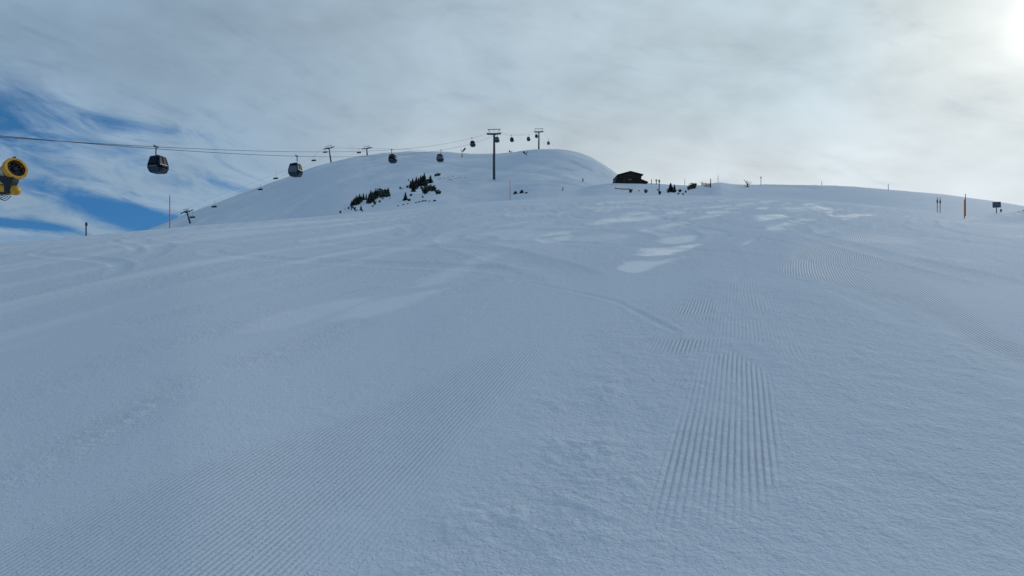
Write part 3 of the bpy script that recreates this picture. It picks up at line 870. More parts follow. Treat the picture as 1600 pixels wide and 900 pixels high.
    mb.tube([(0, 0, -.6), (0, 0, topz)], [.12, .10], 14); mb.tube([(0, 0, topz - .1), (L(w(-8, 300)))], .09, 10)
    mb.build('pole', M['steel'], t, True)
snow_gun()

# ------------------------------------------------------------------ snow guns far up the hill
def make_far_gun(label, base, pole_h, tip, flip=1, pad=True):
    t = thing('hill_snow_gun', label, 'snow gun', base, 0, 'snow guns along the hill crest')
    mb = MB(); mb.tube([(0, 0, -.5), (0, 0, pole_h)], .14, 10); mb.build('pole', M['dark_steel'], t, True)
    if pad:
        mb = MB(); mb.lathe((0, 0, -.3), (0, 0, 1), [(0, .42), (pole_h * .62, .42)], 12, True, True); mb.build('padding', M['orange'], t, True)
    d = np.array([flip * .62, -.25, .72]); d /= np.linalg.norm(d)
    mb = MB(); o = np.array([flip * .45, 0, pole_h + .35]); mb.lathe(o, d, [(0, .25), (.3, .45), (tip, .62), (tip, .5), (tip - .3, .45)], 16, True)
    mb.build('barrel', M['dark_steel'], t, True)
    mb = MB(); mb.tube([(0, 0, pole_h - .1), (flip * .6, 0, pole_h + .5)], .2, 8); mb.tube([(-flip * .1, 0, pole_h), (-flip * .75, 0, pole_h + 1.5)], .18, 8)
    mb.build('yoke', M['black'], t)
    return t
make_far_gun('dark snow gun on an orange padded pole at the hill crest', hit(722, 245.5), 3.3, 2.6, 1)
make_far_gun('grey snow gun tilted against the sky, right of the tall lift tower', on_ground(798.5, 497), .2, 1.3, -1, False)
make_far_gun('dark snow gun on the slope just below the summit, left of the summit tower', hit(822, 243.4), .8, 1.5, -1, False)

# ------------------------------------------------------------------ poles, posts, signs
def pole(name, label, cat, base, h, r, mat, group=None, head=None, band=None, lean=0.0):
    t = thing(name, label, cat, base, 0, group)
    t.rotation_euler = (0, lean, 0)
    mb = MB(); mb.tube([(0, 0, -.4), (0, 0, h * .5), (0, 0, h)], [r, r, r * .85], 10); mb.build('shaft', M[mat], t, True)
    mb = MB(); mb.lathe((0, 0, h), (0, 0, 1), [(0, r), (r * .8, r * .8), (r * 1.3, r * .2)], 10, True, True); mb.build('cap', M[band or mat], t, True)
    if head:
        mb = MB()
        if head == 'lantern':
            mb.lathe((0, 0, h - .62), (0, 0, 1), [(0, r * 1.1), (.06, r * 2.0), (.26, r * 2.1), (.34, r * 1.5), (.42, r * 1.1)], 12, True, True)
        elif head == 'plate':
            mb.box((.05, -.05, h - .13), (.17, .05, .24), bev=.01)
        elif head == 'bulb':
            mb.lathe((0, 0, h - .5), (0, 0, 1), [(0, r), (.12, r * 2.5), (.3, r * 2.2), (.5, r * .8)], 10, True, True)
        mb.build('head', M['black'], t, True)
    return t
PG = 'orange marker poles along the run'
def px_h(base, hpx): return hpx * base[1] / F
def stand(col, row, hpx, y=None):
    b = on_ground(col, y) if y else hit(col, row)
    return b, px_h(b, hpx)
b, h = stand(265.3, 357, 50.5, 56); pole('marker_pole', 'tall orange marker pole on the left edge of the run beside the lowest chairlift tower', 'marker pole', b, h, .036, 'orange', PG)
b, h = stand(797, 312, 32, 74); b = hit(797, 312.5); pole('marker_pole', 'orange marker pole on open snow, just left of the two dark rocks', 'marker pole', b, px_h(b, 32), .075, 'orange', PG)
b = hit(1507, 341.5, 2, 200); pole('marker_pole', 'orange marker pole with a dark top, left of the square board', 'marker pole', b, px_h(b, 29), .036, 'orange', PG, None, 'black')
b = on_ground(1508.5, b[1] + 18); pole('wire_rod', 'thin grey rod behind the dark-topped orange pole, poking above the snow', 'rod', b, max(.5, (CY - 303.5) / F * b[1] - b[2]), .035, 'steel')
for col, lab in ((1464.5, 'left one of two orange poles with black heads standing side by side'), (1469, 'right one of two orange poles with black heads standing side by side')):
    b = hit(col, 332 if col < 1466 else 332.5); pole('lantern_pole', lab, 'marker pole', b, px_h(b, 23.5), .036, 'shaded_orange', 'pair of orange poles with black heads', 'lantern')
for col, top, lab, y in ((1388, 288, 'thin pole on the right skyline, nearest to the paired orange poles', 195), (1284, 283.5, 'faint thin pole on the middle of the right skyline', 228),
                         (1122, 274, 'faint thin pole rising behind the snow mound', 240), (1070, 280, 'thin pole on the skyline between the two conifer groups by the hut', 232)):
    b = on_ground(col, y); pole('skyline_pole', lab, 'pole', b, max(1.0, (CY - top) / F * y - b[2]), .07, 'wood_pole', 'thin poles on the skyline')
b = on_ground(1189, 222); pole('signal_pole', 'thin pole with a dark head on the skyline right of the leafless shrub', 'pole', b, (CY - 276) / F * 222 - b[2], .08, 'wood_pole', None, 'bulb')
b = on_ground(134.5, 56); pole('plate_post', 'grey wooden post with a small dark plate on the left edge of the run', 'post', b, (CY - 348) / F * 56 - b[2], .05, 'wood_pole', None, 'plate')
b = hit(1030, 303.5); pole('dark_pole', 'dark wooden pole standing in a low bush in front of the hut', 'pole', b, px_h(b, 22.5), .11, 'wood_dark', None, 'bulb')
b = on_ground(1018, 224); pole('stub_post', 'short post on the ridge, the first one right of the hut', 'post', b, (CY - 280.5) / F * 224 - b[2], .10, 'wood_dark', 'short posts right of the hut')
b = on_ground(1025.5, 224); pole('stub_post', 'short post with a dark head on the ridge, second one right of the hut', 'post', b, (CY - 280.5) / F * 224 - b[2], .12, 'wood_dark', 'short posts right of the hut', 'bulb')
b = hit(1110.4, 293); pole('net_post', 'dark post standing at the right end of the orange net', 'post', b, px_h(b, 13), .11, 'wood_dark')
b = hit(878.7, 298); pole('leaning_post', 'small dark leaning post on the run, right of the orange pole', 'post', b, px_h(b, 5.2), .12, 'wood_dark', None, None, None, R(14))
b = hit(910.8, 283.8); pole('dark_stake', 'small dark upright stake on the hill slope left of the hut', 'post', b, px_h(b, 4.4), .18, 'wood_dark')
b = hit(1563.5, 332); pole('dark_stake', 'short dark stake with a side hook in the snow right of the square board', 'post', b, px_h(b, 5), .05, 'black', None, 'plate')
b = hit(1598.5, 332); pole('dark_stake', 'short dark stake at the right border, near the rough mound', 'post', b, px_h(b, 3.5), .06, 'black')

# square board seen from behind
b = hit(1557, 333, 2, 300)
t = thing('sign_board', 'square blue-grey board seen from behind, on one post at the right skyline', 'sign', b, R(8))
k = b[1] / F
mb = MB(); mb.tube([(0, 0, -.4), (0, 0, 12 * k)], .55 * k * 1.2, 8); mb.build('post', M['wood_pole'], t)
mb = MB(); mb.box((-.3 * k, -.06, 13 * k), (14.4 * k, .05, 9 * k), rot=rotz(0) @ np.array([[math.cos(R(-4)), 0, math.sin(R(-4))], [0, 1, 0], [-math.sin(R(-4)), 0, math.cos(R(-4))]]), bev=.01)
bd = mb.build('board', M['board'], t)
mb = MB()
for zz in (10.5, 15.5): mb.box((-.3 * k, -.11, zz * k), (11 * k, .04, .6 * k))
mb.build('rail', M['steel'], bd)

# orange nets
def net(label, pts, h):
    base = hit(*pts[0]); t = thing('safety_net', label, 'net', base, 0, 'orange safety nets near the hut')
    P = [np.array(hit(*p)) - np.array(base) for p in pts]
    mb = MB(); n = 40
    Q = [P[int(i)] * (1 - (i % 1)) + P[min(int(i) + 1, len(P) - 1)] * (i % 1) for i in np.linspace(0, len(P) - 1.0001, n)]
    for i, q in enumerate(Q):
        mb.tube([q, q + np.array([0, 0, h * (1 - .12 * math.sin(i * .5) ** 2)])], .018, 4)
    for j in range(6): mb.tube([q + np.array([0, 0, h * (j + .3) / 6 * (1 - .12 * math.sin(i * .5) ** 2)]) for i, q in enumerate(Q)], .018, 4)
    mb.build('mesh', M['orange_net'], t)
    for q in (Q[0], Q[n // 2], Q[-1]):
        mb = MB(); mb.tube([q + np.array([0, .06, -.3]), q + np.array([0, .06, h + .15])], .05, 6); mb.build('stake', M['wood_pole'], t)
net('orange net fence standing on the ridge left of the snow mound', [(1096, 289.8), (1103, 291.5), (1109.5, 292.5)], 1.0)
net('low orange net sagging in the snow in front of the hut', [(961, 295.2), (972, 296.3), (983, 296.2)], .32)

# ------------------------------------------------------------------ mountain hut
def hut():
    Y = 224.0; k = Y / F
    b = on_ground(983.5, Y); zb = (CY - 285.6) / F * Y
    t = thing('mountain_hut', 'dark timber hut with a gabled front standing on the snowy ridge', 'hut', ((983.5 - CX) * k, Y, zb))
    def p(col, row): return ((col - 983.5) * k, (285.6 - row) * k)
    D = 9.0
    mb = MB(); mb.prism([p(966, 292), p(1002, 292), p(1002, 274), p(984.2, 269.2), p(966, 273.9)], 1, 0, D)
    wall = mb.build('wall', M['wood_dark'], t)
    mb = MB()
    L0, P0, R0 = p(964.2, 273.2), p(984.4, 267.8), p(1004.2, 272.9); th = .28
    mb.prism([L0, P0, R0, (R0[0] + .02, R0[1] - th), (P0[0], P0[1] - th - .05), (L0[0] - .02, L0[1] - th)], 1, -1.1, D + .8)
    roof = mb.build('roof', M['roof'], t)
    mb = MB(); mb.prism([p(967, 275.6), p(1001.5, 275.6), p(1001, 274.4), p(984.4, 270.2), p(967, 274.4)], 1, -.09, -.003)
    mb.build('gable_boarding', M['wood_brown'], t)
    mb = MB(); mb.prism([p(966.5, 278.2), p(1001.5, 278.2), p(1001.5, 277.4), p(966.5, 277.4)], 1, -.7, -.003)
    for c in range(968, 1002, 3): mb.prism([p(c, 277.4), p(c + .6, 277.4), p(c + .6, 275.4), p(c, 275.4)], 1, -.68, -.6)
    mb.prism([p(966.5, 275.5), p(1001.5, 275.5), p(1001.5, 275.0), p(966.5, 275.0)], 1, -.7, -.58)
    mb.build('balcony', M['wood_brown'], t)
    for c0 in (981.2, 984.6):
        mb = MB(); mb.prism([p(c0, 281.6), p(c0 + 2.4, 281.6), p(c0 + 2.4, 279.4), p(c0, 279.4)], 1, -.05, -.004)
        w = mb.build('window', M['pane'], t)
        mb = MB()
        for a0, a1, r0, r1 in ((c0 - .3, c0, 281.9, 279.1), (c0 + 2.4, c0 + 2.7, 281.9, 279.1), (c0, c0 + 2.4, 281.9, 281.6), (c0, c0 + 2.4, 279.4, 279.1)):
            mb.prism([p(a0, r0), p(a1, r0), p(a1, r1), p(a0, r1)], 1, -.07, -.004)
        mb.build('frame', M['wood_brown'], w)
    mb = MB(); mb.prism([p(973, 286), p(977.5, 286), p(977.5, 279), p(973, 279)], 1, -.06, -.004); dr = mb.build('door', M['wood_brown'], t)
    mb = MB(); mb.box((p(976.8, 282)[0], -.09, p(976.8, 282)[1]), (.06, .06, .2)); mb.build('handle', M['steel'], dr)
    # splayed stone footing on the left, lean-to on the right
    mb = MB(); mb.prism([p(961.5, 292), p(961.8, 285), p(964.8, 273.2), p(966, 273.4), p(966, 292)], 1, .3, D - .5); mb.build('side_shelter', M['wood_dark'], t)
    mb = MB(); mb.prism([p(1002, 292), p(1012, 292), p(1012, 284.2), p(1002, 280)], 1, .8, D - 1); mb.build('lean_to', M['wood_dark'], t)
    mb = MB(); mb.prism([p(1001.6, 280.2), p(1001.6, 279), p(1013.4, 283.6), p(1013.4, 284.8)], 1, .4, D - .7); mb.build('lean_to_roof', M['roof'], t)
hut()

# ------------------------------------------------------------------ conifers and dwarf pines
def conifer_mesh(rng, kind):
    """unit height tree: trunk mesh and needle mesh"""
    tr = MB(); nd = MB()
    if kind == 'spire':
        tr.tube([(0, 0, -.12), (0, 0, .5), (rng.uniform(-.02, .02), 0, .97)], [.035, .022, .006], 6)
        levels = 13
        for i in range(levels):
            z = .05 + .9 * i / (levels - 1); rad = (.29 * (1 - z) ** .85 + .015) * rng.uniform(.75, 1.2)
            n = 9 if z < .6 else 6
            for k in range(n):
                a = 2 * math.pi * (k + rng.random()) / n; r = rad * rng.uniform(.7, 1.15)
                ca, sa = math.cos(a), math.sin(a); wv = .045 + .06 * (1 - z)
                tip = (r * ca, r * sa, z - .06 - .10 * r); mid = (.5 * r * ca, .5 * r * sa, z + .015)
                nd.add([(0, 0, z + .045), (mid[0] - wv * sa, mid[1] + wv * ca, mid[2] - .02), tip, (mid[0] + wv * sa, mid[1] - wv * ca, mid[2] - .02)], [(0, 1, 2, 3)])
                nd.add([(.1 * r * ca, .1 * r * sa, z - .04), (.9 * r * ca - .4 * wv * sa, .9 * r * sa + .4 * wv * ca, z - .02), (1.02 * r * ca, 1.02 * r * sa, z - .10)], [(0, 1, 2)])
        nd.add([(-.018, 0, .9), (.018, 0, .9), (0, 0, 1.0)], [(0, 1, 2)]); nd.add([(0, -.018, .9), (0, .018, .9), (0, 0, 1.0)], [(0, 1, 2)])
    else:
        stems = 7
        tr.tube([(0, 0, -.15), (0, 0, .25)], .05, 6)
        for s in range(stems):
            a = 2 * math.pi * (s + rng.random() * .6) / stems; sp = rng.uniform(.15, .5); hh = rng.uniform(.55, 1.0)
            top = np.array([sp * math.cos(a), sp * math.sin(a), hh]); b0 = np.array([0, 0, .05])
            mid = b0 * .5 + top * .5 + np.array([.12 * math.cos(a), .12 * math.sin(a), -.10])
            tr.tube([b0, mid, top], [.03, .022, .008], 5)
            for i in range(52):
                q = rng.uniform(.1, 1.0); c = (b0 * (1 - q) ** 2 + 2 * mid * q * (1 - q) + top * q * q) + np.array([rng.gauss(0, .07), rng.gauss(0, .07), rng.gauss(0, .05)])
                d = np.array([rng.gauss(0, .6), rng.gauss(0, .6), rng.uniform(.3, 1.2)]); d /= np.linalg.norm(d)
                e = np.cross(d, [rng.gauss(0, 1), rng.gauss(0, 1), rng.gauss(0, 1)]); e /= np.linalg.norm(e) + 1e-6
                l = rng.uniform(.10, .20); wv = rng.uniform(.035, .07)
                nd.add([c - e * wv, c + d * l * .4 - e * wv * 1.2, c + d * l, c + d * l * .4 + e * wv * 1.2, c + e * wv], [(0, 1, 2, 3, 4)])
    return tr, nd
rng = random.Random(5)
TREEP = {}
for kind, nvar in (('spire', 4), ('bush', 4)):
    for v in range(nvar):
        tr, nd = conifer_mesh(rng, kind)
        mt = bpy.data.meshes.new('trunk'); mt.from_pydata(tr.v, [], tr.f); mt.materials.append(M['bark'])
        mn = bpy.data.meshes.new('crown'); mn.from_pydata(nd.v, [], nd.f); mn.materials.append(M['needles'])
        ms = mn.copy(); ms.name = 'crown'; ms.materials.clear(); ms.materials.append(M['snowy_needles'])
        TREEP[kind, v] = (mt, mn, ms)
cnt = [0]
def plant(col, row, hpx, kind, label, group, width=1.0, snowy=False, y=None):
    b = on_ground(col, y) if y else hit(col, row, 40)
    h = hpx * b[1] / F
    nm = 'conifer' if kind == 'spire' else 'dwarf_pine'
    t = thing(nm, label, 'conifer' if kind == 'spire' else 'dwarf pine', (b[0], b[1], b[2] - .04 * h), rng.uniform(0, 6.28), group)
    t.scale = (h * width, h * width, h)
    mt, mn, ms = TREEP[kind, cnt[0] % 4]; cnt[0] += 1
    for n_, q in (('trunk', mt), ('crown', ms if snowy else mn)):
        o = bpy.data.objects.new(n_, q); COL.objects.link(o); o.parent = t
GA = 'conifers packed in the left patch of the lower clump'
LA = 'dark small conifer packed in the left patch of the lower clump'
for c, r, h in ((549.5, 321.5, 9), (552, 321, 11), (554.5, 320, 13), (557, 319.5, 15), (559.5, 318, 13), (562, 316.5, 14.5), (564.5, 315.5, 11), (556, 321, 8), (560.5, 319.5, 8), (567.8, 313, 12)):
    plant(c, r, h, 'spire', LA, GA, 1.15)
plant(572.3, 312.5, 11.5, 'spire', 'thin dark conifer standing between the left and middle patches of the lower clump', None, .8)
GB = 'conifers packed in the middle patch of the lower clump'; LB = 'tall dark conifer packed in the middle patch of the lower clump'
for c, r, h in ((576.5, 317.5, 16), (579.5, 316, 20), (582.5, 314, 16), (585, 312, 15), (587.3, 310, 16.5), (590, 307, 13), (578, 318, 10), (583, 315.5, 10)):
    plant(c, r, h, 'spire', LB, GB, 1.15)
GC = 'pines in the right patch of the lower clump'
LC = 'frosted grey-green pine in the right patch of the lower clump'
for c, r, h in ((595, 309, 12), (598, 308, 14), (601.5, 307.5, 13), (604, 308, 9)): plant(c, r, h, 'bush', LC, GC, .9, True)
plant(606.5, 307, 14.5, 'spire', 'tall dark conifer at the right end of the lower clump', None, 1.3)
GD = 'tiny bushes scattered below the lower clump'; LD = 'tiny dark bush scattered on the snow below the lower clump'
for c, r, h in ((544.7, 327, 4), (550, 326, 5.5), (549, 328.3, 2.5), (554, 328.3, 5), (555.6, 330.3, 3), (558, 329, 2), (566, 330.5, 3), (582.5, 323.5, 3), (585.5, 320, 6), (593.3, 316.5, 4), (598, 311.5, 3), (609, 310.5, 1.6), (539.3, 327.7, 1.8)):
    plant(c, r, h, 'bush', LD, GD, .9)
plant(531.7, 333.3, 4.5, 'bush', 'small dark bush farthest left of all, at the edge of the run', None, .8)
plant(564.2, 328.6, 8.5, 'spire', 'single small conifer standing below the lower clump', None, 1.2)
GE = 'conifers packed in the dense part of the upper clump'; LE = 'dark conifer packed in the dense part of the upper clump'
for c, r, h in ((641.5, 292.5, 11), (643.5, 294.5, 13), (646, 299.5, 15), (648, 296, 15), (645, 288, 11), (650.5, 292, 17), (654, 291.5, 15), (657.5, 291, 18), (660, 290.5, 17), (663, 290, 21), (665, 291.5, 12), (652, 294.5, 9), (658.5, 295, 7)):
    plant(c, r, h, 'spire', LE, GE, 1.15)
LF = 'dark bushy pine trailing down right from the upper clump'; GF = 'pines trailing down right from the upper clump'
for c, r, h in ((664.5, 303, 12), (667, 300.5, 12), (670, 298.5, 11), (675, 299, 10), (679, 298.5, 7), (683, 303.5, 8.5), (686.5, 303, 6.5)): plant(c, r, h, 'bush', LF, GF, 1.0)
plant(672.7, 286.3, 13.5, 'spire', 'pointed conifer standing alone right of the top of the upper clump', None, 1.5)
plant(668.5, 284, 5, 'bush', 'small bush at the foot of the pointed conifer beside the upper clump', None)
for c, r, h in ((680.5, 275.5, 4), (684, 275, 5.5), (686.5, 274.5, 4)): plant(c, r, h, 'bush', 'small dark bush in the topmost trio above the upper clump', 'topmost trio of bushes', 1.1)
for c, r, h in ((638.4, 282.5, 2.6), (625.5, 295.5, 4), (629, 296, 2.2), (636.5, 293.8, 4.2)): plant(c, r, h, 'bush', 'tiny dark bush on the snow left of the upper clump', 'tiny bushes left of the upper clump')
plant(633.6, 313, 14, 'spire', 'slender pointed conifer alone below left of the upper clump', None, 1.1)
for c, r, h in ((642, 306.7, 4.5), (639, 314.3, 5)): plant(c, r, h, 'bush', 'small bush just right of the slender pointed conifer', 'bushes right of the slender conifer')
plant(660.5, 309.3, 3.2, 'bush', 'small dark bush on open snow below the upper clump', None)
# beside the hut
plant(985, 301, 6.5, 'bush', 'dark low bush in front of the hut, below its middle', None, 1.0)
plant(998.5, 299, 2.4, 'bush', 'tiny dark bush between the two larger bushes in front of the hut', None, 1.0)
plant(1009, 301.6, 7.5, 'bush', 'dark round bush below the right end of the hut', None, .75)
plant(1027.5, 298, 2.8, 'bush', 'tiny dark bush left of the dark pole', None, .8)
plant(1030.8, 304.2, 6.5, 'bush', 'low dark bush around the foot of the dark pole', None, .8)
plant(1048, 300, 15, 'spire', 'tallest conifer right of the hut, with a pointed top', None, 1.7)
plant(1054, 300, 13, 'spire', 'second conifer right of the hut, narrower than its neighbour', None, 1.1)
for c, r, h in ((1044.5, 301.3, 5), (1052.5, 301, 5)): plant(c, r, h, 'bush', 'low bush at the foot of the two conifers right of the hut', 'bushes at the foot of the two conifers')
for c, r, h in ((1062.5, 300.5, 5.5), (1060, 304, 3.2), (1071.5, 301.3, 3.5), (1067.5, 304.8, 3.2)): plant(c, r, h, 'bush', 'small bush on the bank between the two conifer groups right of the hut', 'bushes on the bank right of the hut')
for c, r, h in ((1076, 297, 7), (1079.5, 295.5, 9), (1082.5, 295, 9), (1085, 294.8, 9.5)): plant(c, r, h, 'bush', 'bushy dark pine in the round group left of the orange net', 'pines left of the orange net', .75)

# dark rocks and dead grass poking out of the snow
def rock(col, row, wpx, hpx, label, group=None):
    b = hit(col, row, 40); k = b[1] / F
    mb = MB(); r2 = random.Random(int(col * 10)); n = 9; vs = []; fs = []
    for j, (zz, rr_) in enumerate(((-.2, 1.0), (.25, 1.0), (.7, .7), (1.0, .25))):
        for i in range(n):
            a = 2 * math.pi * i / n; q = rr_ * r2.uniform(.75, 1.15)
            vs.append((q * math.cos(a) * wpx * k / 2, q * math.sin(a) * wpx * k / 3, zz * hpx * k * r2.uniform(.85, 1.1)))
    for j in range(3):
        for i in range(n): fs.append((j*n+i, j*n+(i+1) % n, (j+1)*n+(i+1) % n, (j+1)*n+i))
    fs.append(tuple(range(3*n, 4*n)))
    mb.add(vs, fs); o = mb.build('rock', M['rock'], loc=b); tag(o, label, 'rock', group)
rock(805.5, 303, 7, 4.6, 'dark rock just right of the orange marker pole, left one of a pair')
rock(815.5, 301.8, 7.5, 5.2, 'dark rock right of the orange marker pole, right one of a pair')
rock(822.5, 302, 6, 2, 'flat dark rock trailing right of the rock pair')
rock(679, 314.3, 5, 2.3, 'dark rock at the edge of the run below the upper clump')
LR = 'low dark rock in the broken line along the edge of the run'; GR = 'low rocks along the edge of the run'
for c, r, w_, h_ in ((622, 322.3, 3, 1.6), (630.5, 320.3, 4, 1.6), (637, 318.8, 4, 1.0), (650, 317, 4, 1.5), (655, 316, 4, 1.8), (660.5, 314.8, 5, 1.8), (665, 314.3, 5, 1.6), (671, 314.5, 5, 1.0)):
    rock(c, r, w_, h_, LR, GR)
def tuft(col, row, wpx, hpx):
    b = hit(col, row, 40); k = b[1] / F; mb = MB(); r2 = random.Random(int(col * 7))
    for i in range(60):
        x0 = r2.gauss(0, .28) * wpx * k; y0 = r2.gauss(0, .5) * .8; hh = hpx * k * r2.uniform(.4, 1.1); lx = r2.gauss(0, .15)
        zz = height(np.array([b[0] + x0]), np.array([b[1] + y0]))[0] - b[2]
        mb.add([(x0 - .03, y0, zz - .05), (x0 + .03, y0, zz - .05), (x0 + lx, y0, zz + hh)], [(0, 1, 2)])
    tag(mb.build('grass_tuft', M['grass'], loc=b), 'thin dead grass tuft poking out of the snow right of the upper clump', 'grass', 'grass tufts right of the upper clump')
for c, r, w_, h_ in ((686.5, 280, 6, 1.2), (694, 278.8, 3, 1.0), (700, 277.6, 6, .9), (707, 275.6, 6, 1.0), (704, 281.5, 5, 1.4), (718, 277.5, 6, .8), (727, 278, 7, .7), (712, 279, 6, .6)):
    tuft(c, r, w_, h_)

# leafless shrub on the skyline
def bare_shrub():
    b = hit(1168, 292.3, 40); k = b[1] / F
    t = thing('bare_shrub', 'leafless shrub with a few long thin branches on the skyline', 'shrub', b)
    def p(c, r): return np.array([(c - 1168) * k, 0, (292.3 - r) * k])
    mb = MB(); mb.tube([p(1168, 293), p(1167.7, 287)], [.16, .11], 6); mb.build('stem', M['twig'], t)
    for pts in (((1167.7, 289), (1165, 285), (1162.3, 280.2)), ((1167.7, 288), (1167.6, 282)), ((1168, 288.5), (1169.5, 285.5), (1171, 283.2)), ((1168, 289.5), (1171, 287.8), (1174, 285)),
                ((1168, 292), (1165, 291), (1163, 290.5)), ((1168, 292), (1170.2, 291.2), (1170.6, 292.5)), ((1166, 286.5), (1166.3, 284), (1165.8, 282.5))):
        mb = MB(); mb.tube([p(*q) + np.array([0, random.uniform(-.2, .2), 0]) for q in pts], [.09] + [.075] * (len(pts) - 2) + [.05], 5); mb.build('branch', M['twig'], t)
bare_shrub()

# ------------------------------------------------------------------ sky
SUN_AZ, SUN_EL = R(36.5), R(16.4)
SD = (math.sin(SUN_AZ) * math.cos(SUN_EL), math.cos(SUN_AZ) * math.cos(SUN_EL), math.sin(SUN_EL))
world = bpy.data.worlds.new('World'); scene.world = world; world.use_nodes = True
nt = world.node_tree; X.nt = nt
bg = nt.nodes['Background']; bg.inputs['Strength'].default_value = .1
sky = nt.nodes.new('ShaderNodeTexSky'); sky.sky_type = 'NISHITA'; sky.sun_disc = False
sky.sun_elevation = SUN_EL; sky.sun_rotation = SUN_AZ
sky.altitude = 2000; sky.air_density = 1.0; sky.dust_density = .2; sky.ozone_density = 3.0
tc = nt.nodes.new('ShaderNodeTexCoord'); DIR = X(tc.outputs['Generated'])
dx, dy, dz = xsep(DIR)
az = X.m('ARCTAN2', dx, dy) * (180 / math.pi)        # degrees, clockwise from the run's axis
el = X.m('ARCSINE', dz) * (180 / math.pi)
dot = dx * SD[0] + dy * SD[1] + dz * SD[2]
ang = X.m('ARCCOSINE', X.m('MINIMUM', dot, .99999)) * (180 / math.pi)
def g2(a0, e0, sa, se, rot=0.0):
    c, s = math.cos(R(rot)), math.sin(R(rot))
    p = ((az - a0) * c + (el - e0) * s) / sa; q = ((el - e0) * c - (az - a0) * s) / se
    return X.m('EXPONENT', (p * p + q * q) * -1.0)
# wispy noise, drawn out along the wind
cr, sr = math.cos(R(-14)), math.sin(R(-14))
wa = az * cr + el * sr; wb = el * cr - az * sr
n_wisp = xnoise(xcomb(wa * .06, wb * .19, 0.0), 1.0, 4, .6, 1.3)
n_fine = xnoise(xcomb(wa * .17, wb * .52, 3.7), 1.0, 5, .64, 1.4)
n_soft = xnoise(xcomb(az * .05, el * .10, 8.1), 1.0, 2, .5, .4)
n_lump = xnoise(xcomb(az * .11, el * .20, 5.5), 1.0, 3, .55, .3)
# veil cover: dense in front and towards the sun, open low on the left and partly open behind
gap = (g2(-38, 11.4, 11.0, 2.1, -4) * .62 + g2(-27.0, 4.8, 4.4, .85, -17) * 1.35 + g2(-35.5, 4.25, 4.2, .30, -4) * .95
       + g2(-62, 9, 20, 9) * .5)
behind = xsmooth(60, 125, ang)
lefty = xsmooth(-8, -26, az) * xsmooth(16, 9, el)
cover = 1.03 - gap * 1.15 - behind * .55 + (n_wisp - .5) * .9 + (n_fine - .5) * (lefty * 1.35 + .5) - lefty * .16
cover = xsmooth(.04, 1.0, cover) * .94 + .06
# veil colour: grey-blue away from the sun, near white towards it and low in front
t1 = xsmooth(72, 12, ang); t2 = xsmooth(15, 3, ang)
lowbright = xsmooth(16, 6.5, el) * xsmooth(60, 24, ang)
c1 = xmix(t1, (2.1, 3.02, 4.05), (4.75, 5.75, 6.35))
c2 = xmix(t2, c1.v and c1, (6.4, 6.9, 6.9))
c3 = xmix((lowbright * .85).clamp(), c2, (6.9, 7.5, 7.8))
c3 = xmix((lefty * .7).clamp(), c3, (2.6, 3.75, 5.0))
shade = 1.0 + (n_soft - .5) * .35 + (n_lump - .5) * .55 + (n_wisp - .5) * .24 + (n_fine - .5) * .10
cm = nt.nodes.new('ShaderNodeVectorMath'); cm.operation = 'SCALE'
nt.links.new(c3.v, cm.inputs[0]); nt.links.new(shade.v, cm.inputs['Scale'])
hs = nt.nodes.new('ShaderNodeHueSaturation'); hs.inputs['Saturation'].default_value = 1.0; hs.inputs['Value'].default_value = 1.0
deep = nt.nodes.new('ShaderNodeVectorMath'); deep.operation = 'MULTIPLY'; deep.inputs[1].default_value = (.12, .44, .66)
nt.links.new(sky.outputs[0], deep.inputs[0]); lowdeep = nt.nodes.new('ShaderNodeVectorMath'); lowdeep.operation = 'MULTIPLY'; nt.links.new(deep.outputs[0], lowdeep.inputs[0])
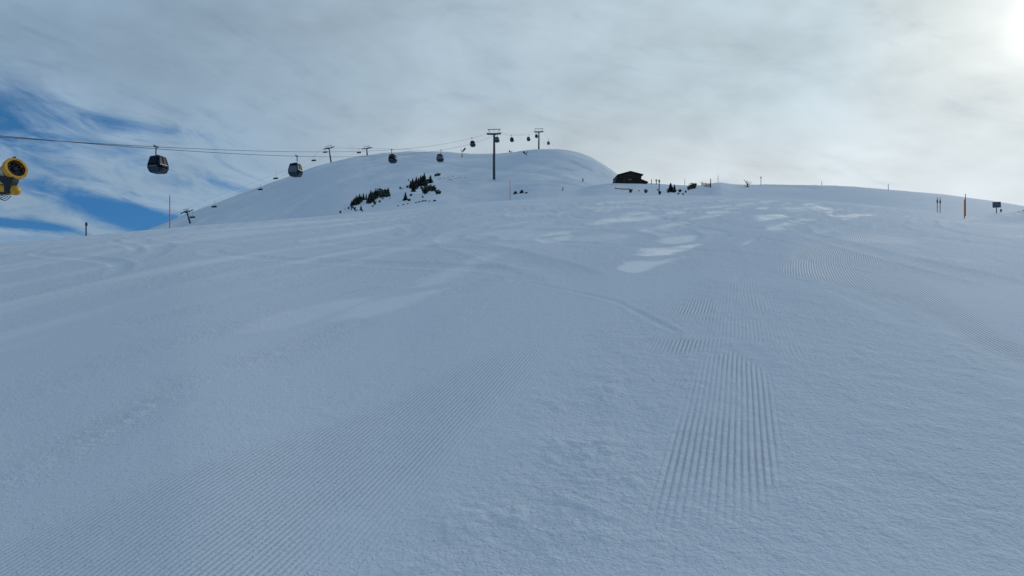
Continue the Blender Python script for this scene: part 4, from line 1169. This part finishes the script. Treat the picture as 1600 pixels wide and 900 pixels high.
nt.links.new(xmix(xsmooth(2, 12, el), (.84, .71, .94), (1, 1, 1)).v, lowdeep.inputs[1]); nt.links.new(lowdeep.outputs[0], hs.inputs['Color'])
skymix = xmix(cover, X(hs.outputs[0]), X(cm.outputs[0]))
# sun glowing through the veil
glow = X.m('EXPONENT', ang * ang * (-1 / 3.0)) * 4.5 + X.m('EXPONENT', ang * (-1 / 3.6)) * 2.4 * (n_lump + .5)
glc = nt.nodes.new('ShaderNodeVectorMath'); glc.operation = 'SCALE'; glc.inputs[0].default_value = (1.0, .98, .90)
nt.links.new(glow.v, glc.inputs['Scale'])
ad = nt.nodes.new('ShaderNodeVectorMath'); ad.operation = 'ADD'
nt.links.new(skymix.v, ad.inputs[0]); nt.links.new(glc.outputs[0], ad.inputs[1])
nt.links.new(ad.outputs[0], bg.inputs['Color'])

sl = bpy.data.lights.new('sun', 'SUN'); sl.energy = .6; sl.angle = R(12); sl.color = (1, .97, .91)
so = bpy.data.objects.new('sun', sl); COL.objects.link(so)
so.rotation_euler = (math.pi / 2 - SUN_EL, 0, math.pi - SUN_AZ)

# ------------------------------------------------------------------ camera and output
cam = bpy.data.cameras.new('camera'); cam.sensor_width = 36; cam.lens = F / 1600 * 36
cam.clip_start = .05; cam.clip_end = 30000
co = bpy.data.objects.new('camera', cam); COL.objects.link(co)
co.location = (0, 0, 0); co.rotation_euler = (math.pi / 2, 0, 0)
scene.camera = co
scene.view_settings.view_transform = 'Standard'; scene.view_settings.look = 'None'
scene.view_settings.exposure = .13; scene.view_settings.gamma = 1
scene.cycles.use_denoising = True; scene.cycles.denoiser = 'OPENIMAGEDENOISE'; scene.cycles.denoising_input_passes = 'RGB_ALBEDO_NORMAL'
scene.cycles.sample_clamp_direct = 6; scene.cycles.sample_clamp_indirect = 3
world.cycles.sampling_method = 'MANUAL'; world.cycles.sample_map_resolution = 2048
scene.cycles.max_bounces = 5; scene.cycles.diffuse_bounces = 2; scene.cycles.glossy_bounces = 2; scene.cycles.transparent_max_bounces = 12
